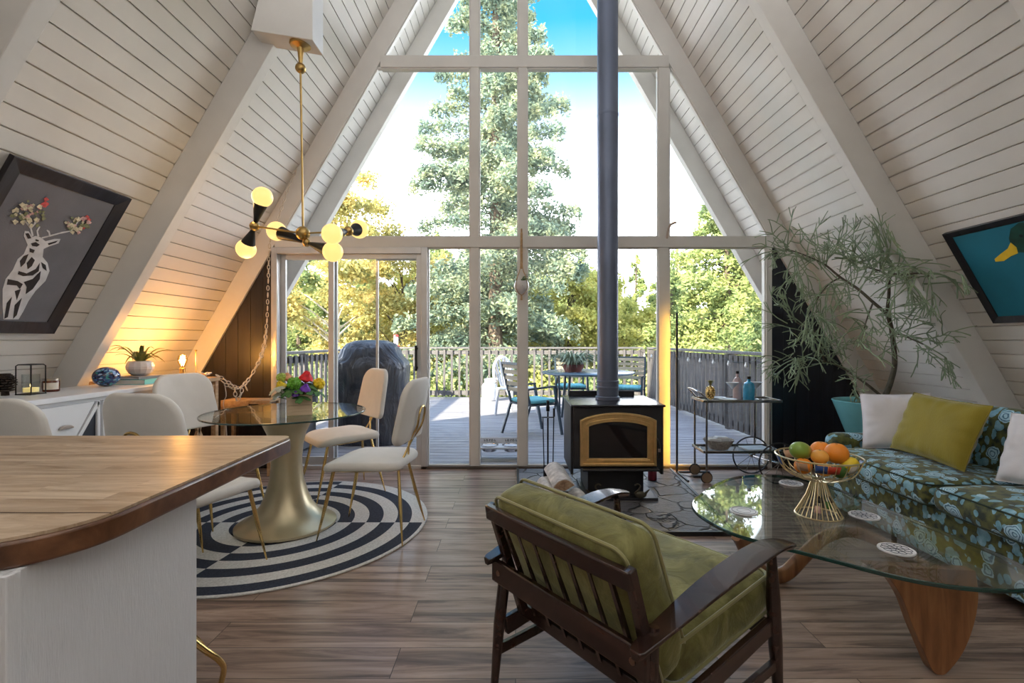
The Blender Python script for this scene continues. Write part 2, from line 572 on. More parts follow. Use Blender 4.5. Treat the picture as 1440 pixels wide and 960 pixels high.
def clip(poly, a, b_, c):      # keep a*x + b*z <= c
    out = []
    for i in range(len(poly)):
        p, q = poly[i], poly[(i + 1) % len(poly)]
        fp, fq = a * p[0] + b_ * p[1] - c, a * q[0] + b_ * q[1] - c
        if fp <= 0: out.append(p)
        if (fp < 0 < fq) or (fq < 0 < fp):
            t = fp / (fp - fq)
            out.append((p[0] + t * (q[0] - p[0]), p[1] + t * (q[1] - p[1])))
    return out
wn = 1
def pane(x0, x1, z0, z1):
    global wn
    P = [(x0, z0), (x1, z0), (x1, z1), (x0, z1)]
    c = ZA - 2 * RD
    P = clip(P, SL, 1, c + SL * XC)
    P = clip(P, -SL, 1, c - SL * XC)
    if len(P) < 3: return
    w = struct('window_%d' % wn, G().prism_y(P, WY - 0.003, WY + 0.003), pane_glass, smooth=False)
    # thin stop moulding round the pane
    gg = G()
    m = len(P)
    for i in range(m):
        a, b_ = P[i], P[(i + 1) % m]
        if abs(a[0] - b_[0]) + abs(a[1] - b_[1]) < 0.03: continue
        gg.beam((a[0], WY - 0.02, a[1]), (b_[0], WY - 0.02, b_[1]), 0.022, 0.026, up=(0, 1, 0))
    gg.build('window_frame', frame_paint, w, bevel=0.002)
    wn += 1
pane(-0.826, -0.426, 0.028, 2.08); pane(-0.343, 0.026, 0.028, 2.08); pane(0.108, 1.345, 0.028, 2.08); pane(1.445, 2.355, 0.028, 2.08)
pane(-2.4, -0.426, 2.18, 3.77); pane(-0.343, 0.026, 2.18, 3.77); pane(0.108, 1.345, 2.18, 3.77); pane(1.445, 2.6, 2.18, 3.77)
pane(-1.4, -0.426, 3.88, 6.1); pane(-0.343, 0.026, 3.88, 6.1); pane(0.108, 1.4, 3.88, 6.1)

# dark boarded gable corners
def dark_boards(name, c, c2):
    m, nt, b = new_mat(name)
    v = coords(nt, (14, 14, 1.2))
    nn = nd(nt, 'ShaderNodeTexNoise', i_Scale=1.5, i_Detail=7.0, i_Roughness=0.6)
    nt.links.new(v, nn.inputs['Vector'])
    nt.links.new(ramp(nt, nn.outputs['Fac'], [(0.3, c), (0.7, c2)]), b.inputs['Base Color'])
    b.inputs['Roughness'].default_value = 0.34
    return m
dl = dark_boards('dark_panelling', (0.010, 0.009, 0.012), (0.030, 0.022, 0.022))
dr = dark_boards('navy_panelling', (0.004, 0.006, 0.012), (0.010, 0.013, 0.024))
def gable_corner(xa, xb, mt, name):
    g = G()
    x = xa
    while x < xb - 0.001:
        x2 = min(x + 0.118, xb)
        P = [(x + 0.0015, 0), (x2 - 0.0015, 0), (x2 - 0.0015, 2.09), (x + 0.0015, 2.09)]
        P = clip(P, SL, 1, ZA + SL * XC); P = clip(P, -SL, 1, ZA - SL * XC)
        if len(P) >= 3: g.prism_y(P, 4.70, 4.76)
        x = x2
    P = [(xa, 0), (xb, 0), (xb, 2.09), (xa, 2.09)]
    P = clip(P, SL, 1, ZA + SL * XC); P = clip(P, -SL, 1, ZA - SL * XC)
    g.prism_y(P, 4.706, 4.78)
    return struct(name, g, mt, smooth=False)
gable_corner(XL, -2.27, dl, 'wall_front')
gable_corner(2.41, XR, dr, 'wall_front_right')

# sliding patio door
door = struct('door_1', G().box(-2.29, -2.235, 4.66, 4.80, 0, 2.08).box(-0.885, -0.826, 4.66, 4.80, 0, 2.08).box(-2.235, -0.885, 4.66, 4.80, 2.02, 2.08).box(-2.235, -0.885, 4.655, 4.80, 0, 0.035), aluminium, bevel=0.003)
def leaf(x0, x1, yy, name, st=0.045, glz=True):
    fr = G().box(x0, x0 + st, yy - .014, yy + .014, 0.035, 2.02).box(x1 - st, x1, yy - .014, yy + .014, 0.035, 2.02).box(x0 + st, x1 - st, yy - .014, yy + .014, 0.035, 0.10).box(x0 + st, x1 - st, yy - .014, yy + .014, 1.975, 2.02).build(name, aluminium, door, bevel=0.002)
    if glz: G().box(x0 + st, x1 - st, yy - .003, yy + .003, 0.10, 1.975).build('pane', pane_glass, fr, smooth=False)
    return fr
leaf(-2.235, -1.70, 4.755, 'fixed_panel')
sl_ = leaf(-1.765, -0.885, 4.705, 'sliding_panel', 0.05)
leaf(-1.34, -0.885, 4.79, 'screen_frame', 0.022, False)
h = G().box(-0.945, -0.925, 4.66, 4.69, 0.92, 1.16).box(-0.95, -0.92, 4.675, 4.70, 0.94, 0.96).box(-0.95, -0.92, 4.675, 4.70, 1.12, 1.14).build('door_handle', black_metal, door, bevel=0.003)

# lamp block: boxed end of the tie under the rafter, carries the pendant
g = G().prism_y([(-1.714, 3.215), (-1.313, 3.150), (-1.313, 4.08), (-1.36, 4.08), (-1.63, 3.56)], 3.22, 3.40)
struct('trim_%d' % n, g, rafter_paint, bevel=0.004, smooth=False); n += 1

# ============================================================ DECK
def deck_mat():
    m, nt, b = new_mat('weathered_deck')
    v = coords(nt, (1.3, 16, 1))
    nn = nd(nt, 'ShaderNodeTexNoise', i_Scale=1.2, i_Detail=8.0, i_Roughness=0.65)
    nt.links.new(v, nn.inputs['Vector'])
    nt.links.new(ramp(nt, nn.outputs['Fac'], [(0.3, (0.13, 0.125, 0.14)), (0.5, (0.27, 0.26, 0.28)), (0.72, (0.42, 0.41, 0.43))]), b.inputs['Base Color'])
    b.inputs['Roughness'].default_value = 0.55
    bump(nt, b, nn.outputs['Fac'], 0.3, 0.004)
    return m
dm = deck_mat()
g = G()
y = 4.80
while y < 10.6:
    g.box(-3.6, 3.9 if y < 5.6 else 2.98, y, y + 0.132, -0.04, 0.0)
    y += 0.142
struct('deck', g, dm, smooth=False)
gw = wood('grey_railing_wood', (0.045, 0.042, 0.045), (0.09, 0.083, 0.083), (0.15, 0.14, 0.13), axis=2, rough=0.75)
gwh = wood('grey_rail_cap', (0.06, 0.058, 0.062), (0.11, 0.105, 0.105), (0.17, 0.16, 0.155), axis=0, rough=0.7)
def railing(name, a, b_, label, boards, group=None, spacing=0.155, z_low=0.10, post=1.5):
    t = thing(name, label, 'railing', (0, 0, 0))
    a, b_ = Vector((*a, 0)), Vector((*b_, 0))
    d = (b_ - a); L = d.length; d.normalize()
    s = Vector((-d.y, d.x, 0))
    up = Vector((0, 0, 1))
    G().beam(a + up * 1.045, b_ + up * 1.045, 0.14, 0.035).build('top_rail', gwh, t, bevel=0.004)
    G().beam(a + up * 0.95 , b_ + up * 0.95, 0.035, 0.085).build('upper_rail', gwh, t, bevel=0.003)
    G().beam(a + up * z_low, b_ + up * z_low, 0.035, 0.10).build('lower_rail', gwh, t, bevel=0.003)
    k = int(L / spacing)
    for i in range(k):
        p = a + d * ((i + 0.5) * L / k) - s * 0.035
        w = boards
        G().obox(p + up * 0.52, (w, 0.02, 0.98), m=Matrix((d, s, up)).transposed()).build('baluster', gw, t, smooth=False)
    m = max(2, int(L / post) + 1)
    for i in range(m):
        p = a + d * (i * L / (m - 1))
        G().obox(p + up * 0.50, (0.09, 0.09, 1.04), m=Matrix((d, s, up)).transposed()).build('post', gw, t, bevel=0.004)
    return t
railing('deck_railing', (-2.68, 10.5), (2.68, 10.5), 'weathered grey wooden railing across the far end of the deck', 0.045)
railing('deck_railing', (2.80, 10.38), (2.98, 5.0), 'weathered grey railing of wide close boards down the right side of the deck', 0.105, spacing=0.142)
railing('deck_railing', (-2.95, 5.0), (-2.80, 10.38), 'weathered grey railing along the left side of the deck behind the covered grill', 0.07)

# ground and hillside
def ground_mat():
    m, nt, b = new_mat('hillside_ground')
    v = coords(nt, (1, 1, 1))
    nn = nd(nt, 'ShaderNodeTexNoise', i_Scale=1.3, i_Detail=8.0, i_Roughness=0.7)
    nt.links.new(v, nn.inputs['Vector'])
    nt.links.new(ramp(nt, nn.outputs['Fac'], [(0.32, (0.05, 0.055, 0.03)), (0.5, (0.19, 0.17, 0.09)), (0.68, (0.36, 0.30, 0.17))]), b.inputs['Base Color'])
    b.inputs['Roughness'].default_value = 0.95
    return m
g = G()
nx, ny = 60, 60
P = []
for j in range(ny + 1):
    for i in range(nx + 1):
        x = -60 + 120 * i / nx
        yy = 4.0 + 90 * (j / ny) ** 1.5
        z = -0.75 + 0.10 * math.sin(x * 0.7) * math.cos(yy * 0.5)
        if yy > 26: z += (yy - 26) * 0.09 + 0.5 * math.sin(x * 0.2 + 1)  * min(1, (yy - 26) / 10)
        P.append((x, yy, z))
g.add(P, [(j * (nx + 1) + i, j * (nx + 1) + i + 1, (j + 1) * (nx + 1) + i + 1, (j + 1) * (nx + 1) + i) for j in range(ny) for i in range(nx)])
struct('ground', g, ground_mat())

# ============================================================ TREES
def leafy(name, cols, scale=1.5, trans=0.35):
    if name in MATS: return MATS[name]
    m = bpy.data.materials.new(name); m.use_nodes = True
    nt = m.node_tree
    for n_ in list(nt.nodes): nt.nodes.remove(n_)
    v = coords(nt, (1, 1, 1))
    nn = nd(nt, 'ShaderNodeTexNoise', i_Scale=scale, i_Detail=5.0, i_Roughness=0.75)
    nt.links.new(v, nn.inputs['Vector'])
    c = ramp(nt, nn.outputs['Fac'], cols)
    df = nd(nt, 'ShaderNodeBsdfDiffuse'); tr = nd(nt, 'ShaderNodeBsdfTranslucent')
    nt.links.new(c, df.inputs[0]); nt.links.new(c, tr.inputs[0])
    mx = nd(nt, 'ShaderNodeMixShader'); mx.inputs[0].default_value = trans
    nt.links.new(df.outputs[0], mx.inputs[1]); nt.links.new(tr.outputs[0], mx.inputs[2])
    out = nd(nt, 'ShaderNodeOutputMaterial'); nt.links.new(mx.outputs[0], out.inputs[0])
    MATS[name] = m
    return m
spruce_mat = leafy('spruce_needles', [(0.30, (0.10, 0.15, 0.14)), (0.46, (0.18, 0.25, 0.19)), (0.58, (0.34, 0.38, 0.23)), (0.72, (0.56, 0.55, 0.34))], 2.2)
conifer_mat = leafy('conifer_needles', [(0.30, (0.09, 0.15, 0.09)), (0.5, (0.29, 0.36, 0.14)), (0.70, (0.60, 0.58, 0.22))], 1.4)
autumn_mat = leafy('autumn_leaves', [(0.30, (0.16, 0.21, 0.10)), (0.45, (0.44, 0.42, 0.17)), (0.60, (0.68, 0.55, 0.20)), (0.75, (0.72, 0.42, 0.15))], 1.8, 0.45)
yellow_mat = leafy('yellow_green_leaves', [(0.30, (0.18, 0.24, 0.08)), (0.48, (0.52, 0.52, 0.16)), (0.68, (0.80, 0.72, 0.28))], 1.4, 0.45)
bark = mat('bark', (0.10, 0.075, 0.055), 0.9, var=0.4, vscale=10, bmp=0.5, bscale=30)

def leaf_mesh(name, P, S, m, seed, el=2.2, droop=0.0):
    rg = np.random.default_rng(seed)
    n_ = len(P)
    a = rg.normal(size=(n_, 3)); a[:, 2] = a[:, 2] * 0.6 - droop
    a /= np.linalg.norm(a, axis=1)[:, None]
    b_ = rg.normal(size=(n_, 3))
    b_ -= a * np.sum(a * b_, axis=1)[:, None]
    b_ /= np.linalg.norm(b_, axis=1)[:, None]
    S = S[:, None]
    V = np.stack([P - a * S * el, P + b_ * S, P + a * S * el, P - b_ * S], axis=1).reshape(-1, 3)
    me = bpy.data.meshes.new(name)
    me.vertices.add(4 * n_); me.vertices.foreach_set('co', V.astype(np.float32).ravel())
    me.loops.add(4 * n_); me.loops.foreach_set('vertex_index', np.arange(4 * n_, dtype=np.int32))
    me.polygons.add(n_); me.polygons.foreach_set('loop_start', np.arange(0, 4 * n_, 4, dtype=np.int32))
    me.update(calc_edges=True)
    me.materials.append(m)
    return me

def spruce_points(H, R, nb, per, seed, low=0.08, ragged=0.35, tip=1.0):
    rg = np.random.default_rng(seed)
    out = []; br = []
    for i in range(nb):
        f = low + (1 - low) * ((i + rg.random()) / nb) ** 0.95
        prof = (1 - f) ** 0.62 * (1 if f > 0.2 else 0.75 + f)
        L = R * prof * rg.uniform(1 - ragged, 1.12) + 0.15
        az = rg.uniform(0, 2 * PI)
        z0 = H * f
        k = max(20, int(per * (L / R) ** 1.2))
        t = rg.random(k) ** 0.6
        wid = 0.24 * L * (1.05 - t * 0.75)
        lat = rg.normal(0, 1, k) * wid * 0.55
        dz = 0.35 * L * (0.25 * t - 0.55 * t ** 2) + rg.normal(0, 0.055 + 0.02 * R, k) - np.abs(lat) * 0.25
        x = np.cos(az) * t * L - np.sin(az) * lat
        y = np.sin(az) * t * L + np.cos(az) * lat
        out.append(np.stack([x, y, z0 + dz], axis=1))
        br.append((az, L, z0))
    return np.concatenate(out), br

def conifer(name, label, x, y, z, H, R, nb, per, size, m, seed, group=None, low=0.08, ragged=0.35, rtrunk=0.16):
    t = thing(name, label, 'tree', (x, y, z), 0, group)
    P, br = spruce_points(H, R, nb, per, seed, low, ragged)
    rg = np.random.default_rng(seed + 5)
    me = leaf_mesh('foliage', P, rg.uniform(0.6, 1.3, len(P)) * size, m, seed, 2.3, 0.3)
    o = bpy.data.objects.new('foliage', me); COL.objects.link(o); o.parent = t
    g = G().tube([(0, 0, 0), (0.03, 0, H * 0.5), (0, 0, H * 0.97)], [rtrunk, rtrunk * 0.6, 0.02], 8)
    for az, L, z0 in br[::2]:
        g.tube([(0, 0, z0), (math.cos(az) * L * 0.5, math.sin(az) * L * 0.5, z0 + 0.02 * L), (math.cos(az) * L * 0.85, math.sin(az) * L * 0.85, z0 - 0.10 * L)], [0.03, 0.018, 0.008], 4, cap=False)
    g.build('trunk', bark, t)
    return t

def broadleaf(name, label, x, y, z, H, R, ncl, per, size, m, seed, group=None, trunk_m=None):
    t = thing(name, label, 'tree', (x, y, z), 0, group)
    rg = np.random.default_rng(seed)
    C = []
    while len(C) < ncl:
        p = rg.uniform(-1, 1, 3)
        if 0.15 < np.dot(p, p) < 1: C.append(p)
    C = np.array(C) * np.array([R, R, H * 0.40]) + np.array([0, 0, H * 0.58])
    P = np.concatenate([c + rg.normal(0, 1, (per, 3)) * np.array([0.30, 0.30, 0.20]) * (0.25 + R * 0.22) for c in C])
    me = leaf_mesh('foliage', P, rg.uniform(0.6, 1.3, len(P)) * size, m, seed, 1.3)
    o = bpy.data.objects.new('foliage', me); COL.objects.link(o); o.parent = t
    g = G().tube([(0, 0, 0), (0.05, 0, H * 0.35), (0.0, 0.05, H * 0.8)], [0.11, 0.08, 0.02], 7)
    for c in C[::2]:
        z0 = max(H * 0.18, c[2] - 0.5 * math.hypot(c[0], c[1]) - 0.3)
        g.tube([(0, 0, z0), (c[0] * 0.5, c[1] * 0.5, (z0 + c[2]) / 2 + 0.1), tuple(c)], [0.035, 0.02, 0.006], 4, cap=False)
    g.build('trunk', trunk_m or bark, t)
    return t

conifer('spruce_tree', 'tall feathery spruce rising past the top of the gable window', -0.62, 15.0, -0.9, 17.0, 3.15, 230, 1150, 0.030, spruce_mat, 11, low=0.08, ragged=0.42, rtrunk=0.24)
conifer('conifer_tree', 'broad green conifer beyond the deck corner at the far right pane', 6.35, 15.0, -0.9, 6.9, 3.0, 110, 900, 0.032, conifer_mat, 21, low=0.05, ragged=0.4)
broadleaf('autumn_tree', 'golden autumn tree nearest the left roof edge, tallest of the yellow trees', -5.6, 15.5, -0.9, 8.0, 2.1, 60, 420, 0.042, autumn_mat, 31, trunk_m=mat('pale_bark', (0.42, 0.38, 0.32), 0.9, var=0.3))
broadleaf('autumn_tree', 'orange and green autumn tree seen through the sliding door above the grill', -4.0, 17.5, -0.9, 5.6, 2.2, 60, 420, 0.042, autumn_mat, 32)
broadleaf('leafy_tree', 'yellow-green bushy tree behind the hummingbird feeder', -2.9, 19.5, -0.9, 5.2, 2.3, 60, 420, 0.045, yellow_mat, 33)
broadleaf('leafy_tree', 'pale yellow-green tree behind the deck table and potted plant', 1.9, 18.0, -0.9, 5.2, 2.4, 60, 420, 0.045, yellow_mat, 34)
broadleaf('leafy_tree', 'low yellow-green tree right of the stove pipe', 4.2, 20.0, -0.9, 4.0, 1.9, 50, 400, 0.045, yellow_mat, 35)
far = [
    ('thin', 3.3, 24, 6.3, 1.15, 'hazy slender pine just right of the stove pipe, leftmost of the three hazy pines'),
    ('thin', 4.9, 25, 5.8, 1.2, 'hazy slender pine in the middle of the three hazy pines'),
    ('thin', 6.3, 26, 6.6, 1.2, 'hazy slender pine close to the amber-lit post, rightmost of the three hazy pines'),
    ('wide', -9.6, 22, 6.0, 2.4, 'dark conifer at the extreme left beyond the patio door'),
    ('wide', -7.2, 24, 5.6, 2.4, 'green conifer behind the golden autumn tree'),
    ('wide', -3.4, 23, 6.3, 2.6, 'green conifer behind the sliding door panel'),
    ('wide', -1.3, 22, 6.2, 2.4, 'green conifer half hidden behind the tall spruce'),
    ('wide', 1.0, 25, 5.9, 2.5, 'green conifer behind the narrow middle panes'),
    ('wide', 2.6, 23, 5.3, 2.0, 'low green conifer left of the stove pipe'),
    ('wide', 9.6, 21, 6.2, 2.6, 'green conifer beyond the right edge of the glazing'),
    ('wide', 7.2, 23, 5.4, 2.4, 'green conifer behind the right deck railing boards'),
    ('wide', -13.5, 31, 9.0, 3.6, 'tall distant conifer at the far left of the back row of trees'),
    ('wide', -9.0, 32, 8.6, 3.6, 'distant conifer behind the golden autumn tree in the back row'),
    ('wide', -5.0, 31, 8.8, 3.6, 'distant conifer above the sliding door in the back row'),
    ('wide', -1.0, 33, 8.8, 3.6, 'distant conifer hidden behind the tall spruce in the back row'),
    ('wide', 2.6, 32, 7.8, 3.4, 'distant conifer left of the stove pipe in the back row'),
    ('wide', 6.2, 34, 6.4, 3.4, 'low distant conifer right of the stove pipe in the back row'),
    ('wide', 10.4, 32, 8.0, 3.6, 'distant conifer behind the right pane in the back row'),
    ('wide', 14.6, 31, 9.0, 3.6, 'tall distant conifer at the far right of the back row of trees'),
]
protos = {}
for i, (k, x, yv, H, R, lab) in enumerate(far):
    if k not in protos:
        protos[k] = conifer('pine_tree', lab, x, yv, -1.0, H, R, 44 if k == 'thin' else 60, 300 if k == 'thin' else 620, 0.042, conifer_mat, 50 + i, group='trees beyond the deck', low=0.05, ragged=0.5 if k == 'thin' else 0.35)
        protos[k + 'H'] = H
    else:
        c = copy_tree(protos[k])
        c.location = (x, yv, -1.0); c.rotation_euler = (0, 0, i * 1.3)
        s = H / protos[k + 'H']
        c.scale = (s, s, s)
        c['label'] = lab
# scrub under the trees beyond the rail
for i, (x, yv, R, lab) in enumerate([(-5.6, 13.2, 1.2, 'dark scrub bush left of the covered grill'), (-3.3, 13.4, 1.1, 'scrub bush behind the grill cover'), (-1.5, 13.0, 1.1, 'dark green scrub bush behind the propane tank'),
        (0.3, 13.3, 1.15, 'green scrub bush behind the slatted deck chair'), (2.1, 13.2, 1.0, 'yellowed scrub bush behind the potted plant'), (4.3, 13.0, 1.2, 'scrub bush outside the deck corner'), (5.2, 9.6, 1.0, 'low yellow bush outside the right railing behind the bar cart')]):
    t = thing('scrub_bush', lab, 'bush', (x, yv, -0.85), 0, 'scrub beyond the railing')
    rg = np.random.default_rng(70 + i)
    P = rg.normal(0, 1, (5200, 3)) * np.array([R * 0.5, R * 0.45, 0.45]); P[:, 2] = np.abs(P[:, 2]) * 1.05 + 0.05
    P = P[P[:, 2] < 2.0]
    me = leaf_mesh('foliage', P, rg.uniform(0.6, 1.3, len(P)) * 0.045, [conifer_mat, yellow_mat][i % 2 if i < 5 else 1], 90 + i, 1.6)
    o = bpy.data.objects.new('foliage', me); COL.objects.link(o); o.parent = t
    g = G()
    for k in range(6):
        a = k * 1.05
        g.tube([(0, 0, 0), (math.cos(a) * R * .3, math.sin(a) * R * .3, .5), (math.cos(a) * R * .6, math.sin(a) * R * .6, 1.0)], [0.03, 0.02, 0.008], 5)
    g.build('stem', bark, t)
# ============================================================ KITCHEN COUNTER
def butcher_mat():
    m, nt, b = new_mat('butcher_block')
    v = coords(nt, (1, 1, 1))
    br = nd(nt, 'ShaderNodeTexBrick', offset=0.43, offset_frequency=2)
    for k, val in (('Scale', 1.0), ('Mortar Size', 0.0), ('Brick Width', 0.42), ('Row Height', 0.042)): br.inputs[k].default_value = val
    br.inputs['Color1'].default_value = (0, 0, 0, 1); br.inputs['Color2'].default_value = (1, 1, 1, 1)
    nt.links.new(v, br.inputs['Vector'])
    mp_ = nd(nt, 'ShaderNodeMapping'); mp_.inputs['Scale'].default_value = (2.2, 15, 1); nt.links.new(v, mp_.inputs[0])
    off = nd(nt, 'ShaderNodeVectorMath', operation='MULTIPLY_ADD'); off.inputs[1].default_value = (11, 7, 3)
    nt.links.new(br.outputs['Color'], off.inputs[0]); nt.links.new(mp_.outputs[0], off.inputs[2])
    n_ = nd(nt, 'ShaderNodeTexNoise', i_Scale=1.6, i_Detail=9.0, i_Roughness=0.7, i_Distortion=0.9); nt.links.new(off.outputs[0], n_.inputs['Vector'])
    c = ramp(nt, n_.outputs['Fac'], [(0.28, (0.25, 0.15, 0.085)), (0.42, (0.43, 0.30, 0.19)), (0.55, (0.57, 0.43, 0.30)), (0.72, (0.68, 0.55, 0.41))])
    t2 = ramp(nt, br.outputs['Color'], [(0.0, (0.78, 0.76, 0.74)), (1.0, (1.0, 1.0, 1.0))])
    mx = nd(nt, 'ShaderNodeMixRGB', blend_type='MULTIPLY'); mx.inputs[0].default_value = 1.0
    nt.links.new(c, mx.inputs[1]); nt.links.new(t2, mx.inputs[2]); nt.links.new(mx.outputs[0], b.inputs['Base Color'])
    b.inputs['Roughness'].default_value = 0.36
    bump(nt, b, n_.outputs['Fac'], 0.08, 0.002)
    return m
butcher = butcher_mat()
walnut_edge = wood('stained_edge', (0.06, 0.024, 0.012), (0.13, 0.055, 0.026), (0.21, 0.095, 0.045), axis=0, scale=0.7, rough=0.30, coat=0.3)
cabinet_paint = mat('counter_paint', (0.70, 0.71, 0.73), 0.45, var=0.03, vscale=30, bmp=0.35, bscale=90, stretch=(6, 6, 0.5))
ct = thing('kitchen_counter', 'white painted kitchen counter under a butcher block top in the left foreground', 'counter', (-1.2, 1.15, 0))
def counter_outline(inset=0.0):
    x1 = 0.503 - inset; yf = 0.415 - inset; yn = -0.43 + inset; r = 0.17 - inset
    pts = [(-1.25, yn)]
    for k in range(13):
        a = -PI / 2 + PI / 2 * k / 12
        pts.append((x1 - r + r * math.cos(a), yn + r + r * math.sin(a)))
    rr = 0.03 - inset * 0.9
    for k in range(7):
        a = PI / 2 * k / 6
        pts.append((x1 - rr + rr * math.cos(a), yf - rr + rr * math.sin(a)))
    pts.append((-1.25, yf))
    return pts
top = G().prism_z(counter_outline(0.004), 0.905, 0.9102).build('countertop', butcher, ct, smooth=False)
G().prism_z(counter_outline(), 0.862, 0.9048).build('edge_band', walnut_edge, top, bevel=0.006, seg=3, angle=60)
G().box(-1.25, 0.497, -0.287, -0.2845, 0.9095, 0.9106).build('seam', mat('dark_seam', (0.05, 0.03, 0.02), 0.6), top, smooth=False)
G().box(-1.25, 0.445, -0.415, 0.03, 0.0, 0.862).build('cabinet_body', cabinet_paint, ct, bevel=0.003)
G().box(0.438, 0.451, -0.418, -0.395, 0.0, 0.862).build('corner_trim', cabinet_paint, ct, bevel=0.002)

# stool tucked under the overhang: brass cantilever legs show past the cabinet
st = thing('counter_stool', 'counter stool with bent brass legs, tucked in behind the kitchen counter', 'stool', (-1.24, 1.46, 0))
G().rbox((0, 0, 0.64), (0.36, 0.34, 0.06), 0.028, 8).build('seat', velvet_white, st)
for s in (-1, 1):
    G().tube(smooth_path([(0.12 * s, -0.12, 0.62), (0.22 * s, -0.10, 0.50), (0.335 * s, -0.04, 0.34), (0.372 * s, 0.0, 0.27), (0.365 * s, 0.03, 0.21), (0.31 * s, 0.06, 0.06), (0.30 * s, 0.08, 0.008)], 5), 0.0085, 10).build('leg', brass, st)
G().tube(smooth_path([(0.355, -0.03, 0.31), (0.2, 0.12, 0.28), (0, 0.16, 0.28), (-0.2, 0.12, 0.28), (-0.355, -0.03, 0.31)], 5), 0.007, 8).build('footrest', brass, st)
G().tube([(0.30, 0.07, 0.009), (0.30, -0.18, 0.009), (-0.30, -0.18, 0.009), (-0.30, 0.07, 0.009)], 0.0085, 8).build('base_rail', brass, st)

# ============================================================ RUG
def rug_mat():
    m, nt, b = new_mat('optical_rug')
    t = nd(nt, 'ShaderNodeTexCoord'); s = nd(nt, 'ShaderNodeSeparateXYZ')
    nt.links.new(t.outputs['Object'], s.inputs[0])
    def M(op, a, b_=None, v=None):
        q = nd(nt, 'ShaderNodeMath', operation=op)
        nt.links.new(a, q.inputs[0])
        if b_ is not None: nt.links.new(b_, q.inputs[1])
        elif v is not None: q.inputs[1].default_value = v
        return q.outputs[0]
    x, y = s.outputs['X'], s.outputs['Y']
    r = M('SQRT', M('ADD', M('MULTIPLY', x, x), M('MULTIPLY', y, y)))
    k = M('FLOOR', M('MULTIPLY', r, v=1 / 0.0955))
    par = M('MODULO', k, v=2.0)
    qx = M('GREATER_THAN', M('ADD', x, M('MULTIPLY', y, v=-0.10)), v=0.0)
    qy = M('GREATER_THAN', y, v=0.0)
    q = M('MODULO', M('ADD', M('ADD', M('ADD', qx, qy), par), v=1.0), v=2.0)
    edge = M('LESS_THAN', r, v=0.945)
    q = M('MULTIPLY', q, edge)
    n_ = nd(nt, 'ShaderNodeTexNoise', i_Scale=90.0, i_Detail=4.0)
    nt.links.new(t.outputs['Object'], n_.inputs['Vector'])
    lightc = ramp(nt, n_.outputs['Fac'], [(0.3, (0.52, 0.50, 0.46)), (0.7, (0.74, 0.72, 0.68))])
    darkc = ramp(nt, n_.outputs['Fac'], [(0.3, (0.012, 0.016, 0.030)), (0.7, (0.035, 0.042, 0.065))])
    mx = nd(nt, 'ShaderNodeMixRGB')
    nt.links.new(q, mx.inputs[0]); nt.links.new(lightc, mx.inputs[1]); nt.links.new(darkc, mx.inputs[2])
    nt.links.new(mx.outputs[0], b.inputs['Base Color'])
    b.inputs['Roughness'].default_value = 0.95
    bump(nt, b, n_.outputs['Fac'], 0.4, 0.003)
    return m
g = G().prism_z([(0.965 * math.cos(2 * PI * k / 96), 0.965 * math.sin(2 * PI * k / 96)) for k in range(96)], 0.0, 0.009)
o = g.build('round_rug', rug_mat(), bevel=0.003)
o.location = (-1.56, 3.28, 0.0005)
tag(o, 'round rug with black and white offset rings under the glass pedestal table', 'rug')

# ============================================================ DINING TABLE
champagne = mat('champagne_metal', (0.50, 0.42, 0.27), 0.30, 0.55, var=0.10, vscale=5)
tb = thing('pedestal_table', 'round glass-topped dining table on a champagne gold hourglass pedestal', 'table', (-1.485, 3.23, 0.0095))
prof = [(0.0, 0.0), (0.292, 0.0), (0.305, 0.008), (0.305, 0.022), (0.293, 0.030), (0.25, 0.048), (0.20, 0.085), (0.158, 0.14), (0.128, 0.21), (0.105, 0.30), (0.094, 0.38), (0.093, 0.44), (0.100, 0.52), (0.118, 0.60), (0.145, 0.66), (0.175, 0.705), (0.196, 0.722), (0.196, 0.727), (0.0, 0.727)]
G().lathe(prof, 48).build('pedestal', champagne, tb, angle=50)
R = 0.492
top = G().lathe([(0.0, 0.728), (R - 0.004, 0.728), (R - 0.004, 0.7375), (0.0, 0.7375)], 72).build('glass_top', table_glass, tb, smooth=False)
glass_edge = mat('glass_edge', (0.012, 0.045, 0.038), 0.08, var=0.1, spec=0.8)
G().lathe([(R - 0.0045, 0.7275), (R - 0.001, 0.729), (R, 0.7325), (R - 0.001, 0.7365), (R - 0.0045, 0.738)], 72, cap=False).build('glass_rim', glass_edge, top)

# flower box
fb = thing('flower_box', 'square wooden box of red, yellow, purple and green flowers on the glass dining table', 'flower arrangement', (-1.355, 3.12, 0.7485), math.radians(24))
cream_wood = wood('pale_pine', (0.50, 0.36, 0.22), (0.66, 0.50, 0.33), (0.78, 0.63, 0.45), axis=0, scale=1.4, rough=0.6)
hw, hh = 0.073, 0.125
g = G()
for z0, z1 in ((0.0, 0.061), (0.063, hh)):
    g.box(-hw, hw, -hw, -hw + 0.01, z0, z1).box(-hw, hw, hw - 0.01, hw, z0, z1).box(-hw, -hw + 0.01, -hw + 0.01, hw - 0.01, z0, z1).box(hw - 0.01, hw, -hw + 0.01, hw - 0.01, z0, z1)
g.box(-hw + 0.01, hw - 0.01, -hw + 0.01, hw - 0.01, 0.0, 0.02)
g.build('box', cream_wood, fb, bevel=0.0015)
G().box(-hw + 0.011, hw - 0.011, -hw + 0.011, hw - 0.011, 0.02, 0.105).build('foam', mat('dark_moss', (0.02, 0.05, 0.015), 0.9, var=0.4, vscale=60), fb)
